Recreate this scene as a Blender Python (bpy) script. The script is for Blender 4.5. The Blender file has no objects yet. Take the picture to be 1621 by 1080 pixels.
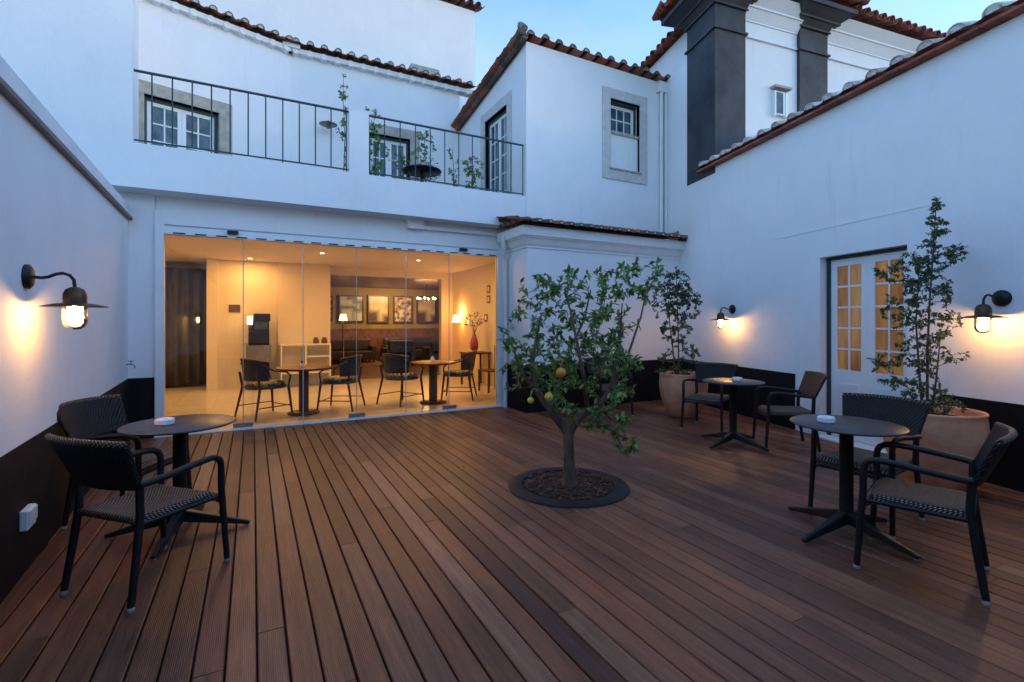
import bpy, math, random
from mathutils import Vector, Matrix
random.seed(7)
PI = math.pi
R = math.radians
sc = bpy.context.scene
col = sc.collection

# ------------------------------------------------------------------ camera frame
TH = math.atan(410.5 / 775.0); SN = math.sin(TH); CS = math.cos(TH)
def at(x, y, d):
    "photo pixel at depth d -> world point"
    t = (x - 810.5) / 775.0
    return Vector((d * (SN + t * CS), d * (CS - t * SN), 1.45 + (510 - y) / 775.0 * d))

# ------------------------------------------------------------------ materials
def newmat(name):
    m = bpy.data.materials.new(name); m.use_nodes = True
    nt = m.node_tree; b = nt.nodes['Principled BSDF']
    return m, nt, b
def N(nt, t, **kw):
    n = nt.nodes.new(t)
    for k, v in kw.items():
        if k.startswith('i_'):
            key = k[2:].replace('_', ' ')
            n.inputs[key].default_value = v
        else: setattr(n, k, v)
    return n
def L(nt, a, b): nt.links.new(a, b)
def coords(nt, scale=(1, 1, 1), kind='Object'):
    tc = N(nt, 'ShaderNodeTexCoord'); mp = N(nt, 'ShaderNodeMapping')
    mp.inputs['Scale'].default_value = scale
    L(nt, tc.outputs[kind], mp.inputs['Vector']); return mp.outputs['Vector']
def noise(nt, vec, scale, detail=4, rough=.55):
    n = N(nt, 'ShaderNodeTexNoise'); n.inputs['Scale'].default_value = scale
    n.inputs['Detail'].default_value = detail; n.inputs['Roughness'].default_value = rough
    L(nt, vec, n.inputs['Vector']); return n.outputs['Fac']
def ramp(nt, fac, stops):
    r = N(nt, 'ShaderNodeValToRGB'); cr = r.color_ramp
    while len(cr.elements) < len(stops): cr.elements.new(.5)
    for e, (p, c) in zip(cr.elements, stops):
        e.position = p; e.color = (c[0], c[1], c[2], 1)
    L(nt, fac, r.inputs['Fac']); return r.outputs['Color']
def bump(nt, b, h, strength=.2, dist=.01):
    n = N(nt, 'ShaderNodeBump'); n.inputs['Strength'].default_value = strength
    n.inputs['Distance'].default_value = dist
    L(nt, h, n.inputs['Height']); L(nt, n.outputs['Normal'], b.inputs['Normal']); return n
def mixc(nt, fac, a, b, mode='MIX'):
    n = N(nt, 'ShaderNodeMix', data_type='RGBA', blend_type=mode)
    for s, v in ((n.inputs[0], fac), (n.inputs[6], a), (n.inputs[7], b)):
        if hasattr(v, 'links') or hasattr(v, 'is_linked'): L(nt, v, s)
        elif isinstance(v, (int, float)): s.default_value = v
        else: s.default_value = (v[0], v[1], v[2], 1)
    return n.outputs[2]
def noisy(name, c1, c2, scale=4, rough=.6, bs=.15, bd=.004, bscale=60, metal=0, stretch=(1, 1, 1), spec=.5):
    m, nt, b = newmat(name); v = coords(nt, stretch)
    f = noise(nt, v, scale, 6)
    L(nt, ramp(nt, f, [(.3, c1), (.7, c2)]), b.inputs['Base Color'])
    b.inputs['Roughness'].default_value = rough; b.inputs['Metallic'].default_value = metal
    b.inputs['Specular IOR Level'].default_value = spec
    if bs: bump(nt, b, noise(nt, v, bscale, 5), bs, bd)
    return m
M = {}
def plaster(name, a, b_, stain=(.62, .62, .62)):
    m, nt, b = newmat(name); v = coords(nt)
    f = noise(nt, v, 1.3, 6, .6)
    base = ramp(nt, f, [(.3, a), (.7, b_)])
    vs = coords(nt, (3.0, 3.0, .35))
    s = noise(nt, vs, 2.2, 7, .65)
    sm = N(nt, 'ShaderNodeMapRange'); L(nt, s, sm.inputs[0])
    sm.inputs[1].default_value = .58; sm.inputs[2].default_value = .85; sm.inputs[3].default_value = 0; sm.inputs[4].default_value = .6
    L(nt, mixc(nt, sm.outputs[0], base, stain), b.inputs['Base Color'])
    b.inputs['Roughness'].default_value = .75; b.inputs['Specular IOR Level'].default_value = .3
    ad = N(nt, 'ShaderNodeMath', operation='ADD')
    L(nt, noise(nt, v, 7, 4), ad.inputs[0]); 
    m2 = N(nt, 'ShaderNodeMath', operation='MULTIPLY'); L(nt, noise(nt, v, 70, 4), m2.inputs[0]); m2.inputs[1].default_value = .25
    L(nt, m2.outputs[0], ad.inputs[1])
    bump(nt, b, ad.outputs[0], .35, .012)
    return m
M['white'] = plaster('white_plaster', (.74, .75, .77), (.80, .81, .82))
M['cream'] = plaster('cream_plaster', (.74, .64, .47), (.80, .70, .52), (.6, .5, .36))
M['ceil'] = noisy('ceiling_paint', (.72, .64, .52), (.78, .70, .56), 2, .8, .05)
M['band'] = noisy('black_band_paint', (.003, .003, .004), (.009, .009, .011), 3, .7, .25, .006, 40, spec=.2)
M['pil'] = noisy('charcoal_render', (.014, .016, .022), (.052, .055, .064), 2.3, .7, .4, .01, 25)
M['stonep'] = noisy('pale_stone', (.48, .47, .46), (.60, .59, .57), 9, .8, .4, .006, 45)
M['stone'] = noisy('grey_stone', (.30, .28, .24), (.46, .43, .37), 9, .8, .4, .006, 45)
M['cope'] = noisy('coping_paint', (.60, .60, .62), (.70, .70, .72), 3, .8, .2)
M['wpaint'] = noisy('white_joinery', (.74, .76, .76), (.80, .81, .81), 3, .4, .05, .002, 60)
M['dgreen'] = noisy('dark_green_paint', (.008, .03, .03), (.014, .045, .045), 5, .45, .1)
M['iron'] = noisy('black_iron', (.004, .0045, .006), (.012, .012, .014), 12, .45, .15, .002, 90, 0, spec=.35)
M['rail'] = noisy('rail_paint', (.012, .035, .04), (.02, .05, .055), 12, .5, .1, .002, 90, .2)
M['tabletop'] = noisy('table_laminate', (.030, .030, .034), (.045, .045, .050), 30, .38, .05, .001, 200)
M['rust'] = noisy('bronze_metal', (.06, .035, .02), (.14, .075, .04), 10, .4, .2, .003, 40, .7)
M['pipe'] = noisy('pipe_paint', (.66, .69, .70), (.74, .76, .77), 4, .45, .05)
M['plastic'] = noisy('white_plastic', (.75, .76, .78), (.80, .80, .82), 4, .35, .02)
M['ceramic'] = noisy('white_ceramic', (.78, .78, .80), (.85, .85, .86), 4, .2, .02)
M['glide'] = noisy('grey_glide', (.2, .2, .2), (.35, .34, .32), 9, .5, .05)
M['dwood'] = noisy('dark_wood', (.035, .012, .006), (.10, .04, .02), 6, .4, .2, .003, 40, 0, (1, 1, .15))
M['mwood'] = noisy('brown_wood', (.10, .035, .015), (.22, .08, .035), 6, .4, .2, .003, 40, 0, (1, .2, 1))
M['wflr'] = noisy('lounge_floor', (.16, .07, .03), (.26, .12, .05), 5, .35, .1, .002, 40, 0, (4, .4, 1))
M['bark'] = noisy('bark', (.05, .034, .022), (.19, .14, .095), 14, .85, .8, .012, 60, 0, (1, 1, .4))
M['bark2'] = noisy('thin_bark', (.06, .035, .02), (.14, .09, .055), 30, .85, .5, .004, 90, 0, (1, 1, .4))
M['soil'] = noisy('soil', (.010, .006, .004), (.07, .035, .02), 45, .95, 1, .03, 80)
M['chip'] = noisy('bark_chip', (.05, .018, .010), (.16, .07, .04), 9, .85, .5, .005, 80)
M['ring'] = noisy('ring_metal', (.004, .006, .010), (.012, .016, .022), 7, .6, .25, .004, 50, 0, spec=.25)
M['terra'] = noisy('terracotta', (.52, .19, .09), (.70, .36, .21), 4, .72, .5, .008, 30)
M['curtain'] = noisy('grey_curtain', (.07, .075, .10), (.12, .12, .15), 3, .9, .1)
M['olive'] = noisy('olive_wall', (.22, .15, .035), (.30, .21, .06), 2, .8, .1)
M['sofa'] = noisy('dark_leather', (.015, .012, .012), (.045, .03, .028), 5, .45, .2)
M['navy'] = noisy('navy_cane', (.012, .022, .040), (.03, .05, .08), 40, .6, .6, .006, 120)
M['orange'] = noisy('orange_fruit', (.55, .20, .02), (.75, .32, .04), 6, .5, .3, .003, 90)
M['lemon'] = noisy('lemon_fruit', (.45, .42, .05), (.62, .55, .08), 6, .5, .3, .003, 90)
M['red'] = noisy('red_enamel', (.28, .03, .02), (.36, .05, .03), 6, .4, .02)
M['grey'] = noisy('grey_metal', (.20, .20, .20), (.30, .30, .30), 6, .4, .05, metal=.6)
M['brown'] = noisy('brown_plaque', (.10, .05, .03), (.14, .07, .04), 6, .4, .02)
M['conc'] = noisy('balcony_paving', (.30, .28, .26), (.40, .38, .35), 6, .8, .2)
M['dark'] = noisy('dark_void', (.01, .009, .008), (.02, .018, .016), 6, .9, .1)
M['ground'] = noisy('ground_paving', (.10, .09, .085), (.16, .15, .14), 3, .9, .2)

def attr_mat(name, cmul=(1, 1, 1), rough=.7, nscale=12, stretch=(1, 1, 1), nd=.35, bs=.3, bd=.004, bscale=50, spec=.4):
    m, nt, b = newmat(name); v = coords(nt, stretch)
    a = N(nt, 'ShaderNodeAttribute', attribute_name='Col')
    f = noise(nt, v, nscale, 7, .65)
    g = ramp(nt, f, [(.25, (1 - nd, 1 - nd, 1 - nd)), (.75, (1 + nd * .4, 1 + nd * .4, 1 + nd * .4))])
    L(nt, mixc(nt, 1.0, a.outputs['Color'], g, 'MULTIPLY'), b.inputs['Base Color'])
    b.inputs['Roughness'].default_value = rough; b.inputs['Specular IOR Level'].default_value = spec
    bump(nt, b, noise(nt, v, bscale, 5), bs, bd)
    return m, nt, b
M['tile'] = attr_mat('roof_tile', rough=.8, nscale=22, nd=.55, bs=.6)[0]
def wood_mat():
    m, nt, b = newmat('deck_wood')
    a = N(nt, 'ShaderNodeAttribute', attribute_name='Col')
    tc = N(nt, 'ShaderNodeTexCoord')
    # every board has its own offset so the grain never lines up
    sp = N(nt, 'ShaderNodeSeparateColor'); L(nt, a.outputs['Color'], sp.inputs[0])
    off = N(nt, 'ShaderNodeVectorMath', operation='SCALE'); L(nt, a.outputs['Vector'], off.inputs[0]); off.inputs['Scale'].default_value = 310
    ad = N(nt, 'ShaderNodeVectorMath', operation='ADD'); L(nt, tc.outputs['Object'], ad.inputs[0]); L(nt, off.outputs[0], ad.inputs[1])
    mp = N(nt, 'ShaderNodeMapping'); mp.inputs['Scale'].default_value = (14, .9, 1); L(nt, ad.outputs[0], mp.inputs['Vector'])
    f = noise(nt, mp.outputs['Vector'], 2.4, 9, .7)
    g = ramp(nt, f, [(.25, (.42, .40, .39)), (.5, (.92, .92, .92)), (.75, (1.5, 1.47, 1.42))])
    mp2 = N(nt, 'ShaderNodeMapping'); mp2.inputs['Scale'].default_value = (1, .7, 1); L(nt, tc.outputs['Object'], mp2.inputs['Vector'])
    f2 = noise(nt, mp2.outputs['Vector'], 1.1, 6, .6)
    g2 = ramp(nt, f2, [(.28, (.60, .64, .70)), (.5, (.95, .95, .96)), (.72, (1.28, 1.18, 1.1))])
    c = mixc(nt, 1, mixc(nt, 1, a.outputs['Color'], g, 'MULTIPLY'), g2, 'MULTIPLY')
    # pale scuffs
    f3 = noise(nt, tc.outputs['Object'], 42, 4, .7)
    s = ramp(nt, f3, [(.655, (0, 0, 0)), (.74, (.45, .45, .45))])
    c = mixc(nt, s, c, (.30, .24, .20))
    L(nt, c, b.inputs['Base Color'])
    r = N(nt, 'ShaderNodeMapRange'); L(nt, f, r.inputs[0]); r.inputs[3].default_value = .30; r.inputs[4].default_value = .55
    L(nt, r.outputs[0], b.inputs['Roughness'])
    b.inputs['Specular IOR Level'].default_value = .35
    # anti-slip grooves running along the boards plus grain
    w = N(nt, 'ShaderNodeTexWave', wave_type='BANDS', bands_direction='X'); w.inputs['Scale'].default_value = 38; w.inputs['Distortion'].default_value = .4
    L(nt, tc.outputs['Object'], w.inputs['Vector'])
    mm = N(nt, 'ShaderNodeMath', operation='MULTIPLY'); L(nt, w.outputs['Fac'], mm.inputs[0]); mm.inputs[1].default_value = .35
    aa = N(nt, 'ShaderNodeMath', operation='ADD'); L(nt, mm.outputs[0], aa.inputs[0]); L(nt, f, aa.inputs[1])
    bump(nt, b, aa.outputs[0], .45, .004)
    return m
M['deck'] = wood_mat()
def weave(name, c1, c2, c3, sc_=1):
    m, nt, b = newmat(name); v = coords(nt, (1, 1, 1))
    sx = N(nt, 'ShaderNodeSeparateXYZ'); L(nt, v, sx.inputs[0])
    def sn(o, f):
        a = N(nt, 'ShaderNodeMath', operation='MULTIPLY'); L(nt, o, a.inputs[0]); a.inputs[1].default_value = f
        s = N(nt, 'ShaderNodeMath', operation='SINE'); L(nt, a.outputs[0], s.inputs[0]); return s.outputs[0]
    yz = N(nt, 'ShaderNodeMath', operation='ADD'); L(nt, sx.outputs['Y'], yz.inputs[0]); L(nt, sx.outputs['Z'], yz.inputs[1])
    p = N(nt, 'ShaderNodeMath', operation='MULTIPLY'); L(nt, sn(sx.outputs['X'], 300 * sc_), p.inputs[0]); L(nt, sn(yz.outputs[0], 300 * sc_), p.inputs[1])
    mr = N(nt, 'ShaderNodeMapRange'); L(nt, p.outputs[0], mr.inputs[0]); mr.inputs[1].default_value = -1; mr.inputs[2].default_value = 1
    nz = noise(nt, v, 45, 3)
    base = ramp(nt, mr.outputs[0], [(.25, c1), (.6, c2), (.95, c3)])
    g = ramp(nt, nz, [(.3, (.6, .6, .6)), (.7, (1.3, 1.3, 1.3))])
    L(nt, mixc(nt, 1, base, g, 'MULTIPLY'), b.inputs['Base Color'])
    b.inputs['Roughness'].default_value = .55; b.inputs['Specular IOR Level'].default_value = .3
    bump(nt, b, mr.outputs[0], .9, .006)
    return m
M['weave_back'] = weave('woven_black_cane', (.002, .002, .003), (.006, .007, .010), (.018, .020, .027), 1.05)
M['weave_seat'] = weave('woven_brown_cane', (.002, .002, .002), (.036, .027, .021), (.36, .27, .21), 1.0)
def tiles_floor():
    m, nt, b = newmat('beige_floor_tile'); v = coords(nt)
    br = N(nt, 'ShaderNodeTexBrick'); L(nt, v, br.inputs['Vector']); br.offset = 0
    br.inputs['Color1'].default_value = (.60, .54, .46, 1); br.inputs['Color2'].default_value = (.66, .60, .52, 1); br.inputs['Mortar'].default_value = (.33, .27, .2, 1)
    br.inputs['Scale'].default_value = 1; br.inputs['Brick Width'].default_value = .6; br.inputs['Row Height'].default_value = .6; br.inputs['Mortar Size'].default_value = .004
    g = ramp(nt, noise(nt, v, 5, 6), [(.3, (.85, .85, .85)), (.7, (1.05, 1.05, 1.05))])
    L(nt, mixc(nt, 1, br.outputs['Color'], g, 'MULTIPLY'), b.inputs['Base Color'])
    b.inputs['Roughness'].default_value = .28; return m
M['floor'] = tiles_floor()
def glassmat(name, tint=(1, 1, 1), base=.06, rough=.0):
    m, nt, b = newmat(name); nt.nodes.remove(b)
    out = nt.nodes['Material Output']
    tr = N(nt, 'ShaderNodeBsdfTransparent'); tr.inputs[0].default_value = (*tint, 1)
    gl = N(nt, 'ShaderNodeBsdfGlossy'); gl.inputs['Roughness'].default_value = rough
    fr = N(nt, 'ShaderNodeFresnel'); fr.inputs[0].default_value = 1.45
    mx = N(nt, 'ShaderNodeMixShader'); L(nt, fr.outputs[0], mx.inputs[0]); L(nt, tr.outputs[0], mx.inputs[1]); L(nt, gl.outputs[0], mx.inputs[2])
    L(nt, mx.outputs[0], out.inputs[0]); return m
M['glass'] = glassmat('clear_glass', (.97, .98, .97))
m, nt, b = newmat('glass_edge'); b.inputs['Base Color'].default_value = (.55, .60, .56, 1); b.inputs['Roughness'].default_value = .25; b.inputs['Alpha'].default_value = .75; M['gedge'] = m
m, nt, b = newmat('window_glass'); v = coords(nt); L(nt, ramp(nt, noise(nt, v, 5, 3), [(.35, (.02, .05, .07)), (.65, (.09, .14, .17))]), b.inputs['Base Color']); b.inputs['Roughness'].default_value = .06; M['wglass'] = m
def emis(name, c, s, tex=None):
    m, nt, b = newmat(name); b.inputs['Base Color'].default_value = (*c, 1)
    b.inputs['Emission Color'].default_value = (*c, 1); b.inputs['Emission Strength'].default_value = s; return m
BULB = 72
M['bulb'] = emis('lit_bulb', (1, .50, .145), BULB)
M['bulb_small'] = emis('lit_small_bulb', (1, .62, .26), 16)
M['down'] = emis('lit_downlight', (1, .66, .30), 5)
M['shade_lit'] = emis('lit_lampshade', (1, .55, .16), 1.5)
m, nt, b = newmat('lit_curtain_pane'); v = coords(nt, (1, 1, .2)); c = ramp(nt, noise(nt, v, 5, 5), [(.3, (.11, .045, .018)), (.5, (.27, .12, .04)), (.7, (.42, .23, .09))])
L(nt, c, b.inputs['Base Color']); L(nt, c, b.inputs['Emission Color']); b.inputs['Emission Strength'].default_value = .085; b.inputs['Roughness'].default_value = .12; M['litpane'] = m
def jarmat():
    m, nt, b = newmat('lantern_glass'); nt.nodes.remove(b); out = nt.nodes['Material Output']
    tr = N(nt, 'ShaderNodeBsdfTransparent'); gl = N(nt, 'ShaderNodeBsdfGlossy'); gl.inputs['Roughness'].default_value = .1
    tl = N(nt, 'ShaderNodeBsdfTranslucent'); tl.inputs[0].default_value = (1, .9, .75, 1)
    fr = N(nt, 'ShaderNodeFresnel'); m1 = N(nt, 'ShaderNodeMixShader'); m1.inputs[0].default_value = .30
    L(nt, tr.outputs[0], m1.inputs[1]); L(nt, tl.outputs[0], m1.inputs[2])
    m2 = N(nt, 'ShaderNodeMixShader'); L(nt, fr.outputs[0], m2.inputs[0]); L(nt, m1.outputs[0], m2.inputs[1]); L(nt, gl.outputs[0], m2.inputs[2])
    L(nt, m2.outputs[0], out.inputs[0]); return m
M['jar'] = jarmat()
def leafmat(name, tl=.25):
    m, nt, b = newmat(name); out = nt.nodes['Material Output']
    a = N(nt, 'ShaderNodeAttribute', attribute_name='Col'); L(nt, a.outputs['Color'], b.inputs['Base Color'])
    b.inputs['Roughness'].default_value = .42; b.inputs['Specular IOR Level'].default_value = .4
    t = N(nt, 'ShaderNodeBsdfTranslucent'); L(nt, a.outputs['Color'], t.inputs[0])
    mx = N(nt, 'ShaderNodeMixShader'); mx.inputs[0].default_value = tl
    L(nt, b.outputs[0], mx.inputs[1]); L(nt, t.outputs[0], mx.inputs[2]); L(nt, mx.outputs[0], out.inputs[0]); return m
M['leaf'] = leafmat('leaf')
def picture():
    m, nt, b = newmat('picture_print'); v = coords(nt, (3, 3, 3))
    n = N(nt, 'ShaderNodeTexNoise'); n.inputs['Scale'].default_value = 2.2; n.inputs['Detail'].default_value = 3; L(nt, v, n.inputs['Vector'])
    L(nt, ramp(nt, n.outputs['Fac'], [(.38, (.05, .03, .02)), (.5, (.35, .22, .12)), (.6, (.6, .5, .36))]), b.inputs['Base Color'])
    b.inputs['Roughness'].default_value = .3; return m
M['pic'] = picture()
def picture2(nm, stops, sc__):
    m, nt, b = newmat(nm); v = coords(nt, (1, 1, 1))
    n = N(nt, 'ShaderNodeTexVoronoi'); n.inputs['Scale'].default_value = sc__; n.distance = 'CHEBYCHEV'; L(nt, v, n.inputs['Vector'])
    L(nt, ramp(nt, n.outputs['Distance'], stops), b.inputs['Base Color']); b.inputs['Roughness'].default_value = .3; return m
M['pic2'] = picture2('poster_print', [(.2, (.55, .52, .45)), (.45, (.10, .12, .16)), (.7, (.62, .58, .50))], 1.7)
M['pic3'] = picture2('portrait_print', [(.15, (.08, .03, .02)), (.4, (.60, .45, .22)), (.8, (.30, .20, .10))], 1.2)
def cushion():
    m, nt, b = newmat('striped_cushion'); v = coords(nt)
    w = N(nt, 'ShaderNodeTexChecker'); w.inputs['Scale'].default_value = 22; L(nt, v, w.inputs['Vector'])
    w.inputs[1].default_value = (.45, .38, .22, 1); w.inputs[2].default_value = (.05, .06, .05, 1)
    L(nt, w.outputs[0], b.inputs['Base Color']); b.inputs['Roughness'].default_value = .9; return m
M['cushion'] = cushion()

# ------------------------------------------------------------------ mesh builder
class MB:
    def __init__(s): s.v = []; s.f = []; s.c = []; s.sm = []
    def add(s, vs, fs, smooth=False, c=None):
        o = len(s.v); s.v += [tuple(p) for p in vs]
        for f in fs: s.f.append(tuple(i + o for i in f)); s.c.append(c); s.sm.append(smooth)
        return s
    def box(s, x0, x1, y0, y1, z0, z1, mat=None, c=None):
        vs = [Vector((x, y, z)) for z in (z0, z1) for x, y in ((x0, y0), (x1, y0), (x1, y1), (x0, y1))]
        if mat is not None: vs = [mat @ p for p in vs]
        return s.add(vs, [(3, 2, 1, 0), (4, 5, 6, 7), (0, 1, 5, 4), (1, 2, 6, 5), (2, 3, 7, 6), (3, 0, 4, 7)], c=c)
    def prism(s, pts, z0, z1, mat=None, c=None):
        n = len(pts)
        lo = [Vector((p[0], p[1], z0)) for p in pts]; hi = [Vector((p[0], p[1], z1)) for p in pts]
        vs = lo + hi
        if mat is not None: vs = [mat @ p for p in vs]
        fs = [tuple(range(n - 1, -1, -1)), tuple(range(n, 2 * n))] + [(i, (i + 1) % n, n + (i + 1) % n, n + i) for i in range(n)]
        return s.add(vs, fs, c=c)
    def hull(s, lo, hi, c=None):
        n = len(lo)
        fs = [tuple(range(n - 1, -1, -1)), tuple(range(n, 2 * n))] + [(i, (i + 1) % n, n + (i + 1) % n, n + i) for i in range(n)]
        return s.add(list(lo) + list(hi), fs, c=c)
    def tube(s, path, rad, seg=8, c=None, caps=True):
        path = [Vector(p) for p in path]; n = len(path)
        if not hasattr(rad, '__len__'): rad = [rad] * n
        vs = []; prev = None
        for i, p in enumerate(path):
            t = (path[min(i + 1, n - 1)] - path[max(i - 1, 0)]);
            if t.length < 1e-9: t = Vector((0, 0, 1))
            t.normalize()
            if prev is None:
                a = Vector((0, 0, 1)) if abs(t.z) < .9 else Vector((1, 0, 0))
                x = t.cross(a).normalized()
            else: x = (prev - t * prev.dot(t)).normalized()
            prev = x; y = t.cross(x)
            for k in range(seg):
                an = 2 * PI * k / seg; vs.append(p + (x * math.cos(an) + y * math.sin(an)) * rad[i])
        fs = []
        for i in range(n - 1):
            for k in range(seg):
                a = i * seg + k; b_ = i * seg + (k + 1) % seg; fs.append((a, b_, b_ + seg, a + seg))
        s.add(vs, fs, True, c)
        if caps:
            s.add(vs[:seg], [tuple(range(seg - 1, -1, -1))], False, c); s.add(vs[-seg:], [tuple(range(seg))], False, c)
        return s
    def lathe(s, prof, seg=32, o=(0, 0, 0), smooth=True, c=None, sy=1, jit=0):
        vs = []; o = Vector(o)
        for r, z in prof:
            for k in range(seg):
                a = 2 * PI * k / seg; vs.append(o + Vector((r * math.cos(a), sy * r * math.sin(a), z)))
        fs = []
        for i in range(len(prof) - 1):
            for k in range(seg):
                a = i * seg + k; b_ = i * seg + (k + 1) % seg; fs.append((a, b_, b_ + seg, a + seg))
        s.add(vs, fs, smooth, c)
        if prof[0][0] > 1e-4: s.add(vs[:seg], [tuple(range(seg - 1, -1, -1))], False, c)
        if prof[-1][0] > 1e-4: s.add(vs[-seg:], [tuple(range(seg))], False, c)
        return s
    def grid(s, fn, nu, nv, thick=None, c=None, smooth=True):
        vs = [Vector(fn(i / nu, j / nv)) for j in range(nv + 1) for i in range(nu + 1)]
        fs = [(j * (nu + 1) + i, j * (nu + 1) + i + 1, (j + 1) * (nu + 1) + i + 1, (j + 1) * (nu + 1) + i) for j in range(nv) for i in range(nu)]
        if thick is None: return s.add(vs, fs, smooth, c)
        t = Vector(thick); n = len(vs); v2 = [p + t for p in vs]
        f2 = [tuple(n + i for i in reversed(f)) for f in fs]
        w = nu + 1; rim = []
        loop = [i for i in range(nu + 1)] + [j * w + nu for j in range(1, nv + 1)] + [nv * w + i for i in range(nu - 1, -1, -1)] + [j * w for j in range(nv - 1, 0, -1)]
        for a, b_ in zip(loop, loop[1:] + loop[:1]): rim.append((b_, a, a + n, b_ + n))
        return s.add(vs + v2, fs + f2 + rim, smooth, c)
    def build(s, name, mat, parent=None, loc=None, bevel=0):
        me = bpy.data.meshes.new(name); me.from_pydata(s.v, [], s.f); me.update()
        me.materials.append(mat if not isinstance(mat, str) else M[mat])
        me.polygons.foreach_set('use_smooth', s.sm)
        if any(c is not None for c in s.c):
            at_ = me.color_attributes.new('Col', 'FLOAT_COLOR', 'CORNER'); buf = []
            for f, c in zip(s.f, s.c):
                c = c or (.5, .5, .5); buf += [c[0], c[1], c[2], 1] * len(f)
            at_.data.foreach_set('color', buf)
        o = bpy.data.objects.new(name, me); col.objects.link(o)
        if loc is not None: o.location = loc
        if parent is not None: o.parent = parent
        if bevel:
            b_ = o.modifiers.new('bevel', 'BEVEL'); b_.width = bevel; b_.segments = 2; b_.limit_method = 'ANGLE'; b_.angle_limit = R(50)
        return o
def tag(o, label=None, cat=None, group=None, kind=None):
    if label: o['label'] = label
    if cat: o['category'] = cat
    if group: o['group'] = group
    if kind: o['kind'] = kind
    return o
def thing(name, label, cat, loc=(0, 0, 0), rz=0, group=None):
    o = bpy.data.objects.new(name, None); col.objects.link(o)
    o.empty_display_size = .1; o.location = loc; o.rotation_euler = (0, 0, rz)
    return tag(o, label, cat, group)
def dup(o, parent=None, loc=None, rz=None, label=None):
    c = o.copy(); col.objects.link(c)
    if parent is not None: c.parent = parent
    for ch in list(o.children): dup(ch, c)
    if loc is not None: c.location = loc
    if rz is not None: c.rotation_euler = (0, 0, rz)
    if label: c['label'] = label
    return c
def frame(o, d):
    "matrix: local x runs along 2-D direction d from 2-D origin o, local y to its left"
    a = math.atan2(d[1], d[0]); return Matrix.Translation((o[0], o[1], 0)) @ Matrix.Rotation(a, 4, 'Z')
def wallmb(mat, x0, x1, z0, z1, y0, y1, holes=(), mb=None):
    "wall slab in local frame with rectangular holes (a0,a1,b0,b1)"
    mb = mb or MB()
    xs = sorted({x0, x1} | {h[i] for h in holes for i in (0, 1) if x0 < h[i] < x1})
    zs = sorted({z0, z1} | {h[i] for h in holes for i in (2, 3) if z0 < h[i] < z1})
    def solid(i, j):
        if i < 0 or j < 0 or i >= len(xs) - 1 or j >= len(zs) - 1: return False
        cx = (xs[i] + xs[i + 1]) / 2; cz = (zs[j] + zs[j + 1]) / 2
        return not any(h[0] < cx < h[1] and h[2] < cz < h[3] for h in holes)
    for i in range(len(xs) - 1):
        for j in range(len(zs) - 1):
            if not solid(i, j): continue
            a, b_, c, d = xs[i], xs[i + 1], zs[j], zs[j + 1]
            q = [(a, y0, c), (b_, y0, c), (b_, y0, d), (a, y0, d), (a, y1, c), (b_, y1, c), (b_, y1, d), (a, y1, d)]
            fs = [(0, 1, 2, 3), (7, 6, 5, 4)]
            if not solid(i - 1, j): fs.append((4, 0, 3, 7))
            if not solid(i + 1, j): fs.append((1, 5, 6, 2))
            if not solid(i, j - 1): fs.append((4, 5, 1, 0))
            if not solid(i, j + 1): fs.append((3, 2, 6, 7))
            mb.add([mat @ Vector(p) for p in q], fs)
    return mb

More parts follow.
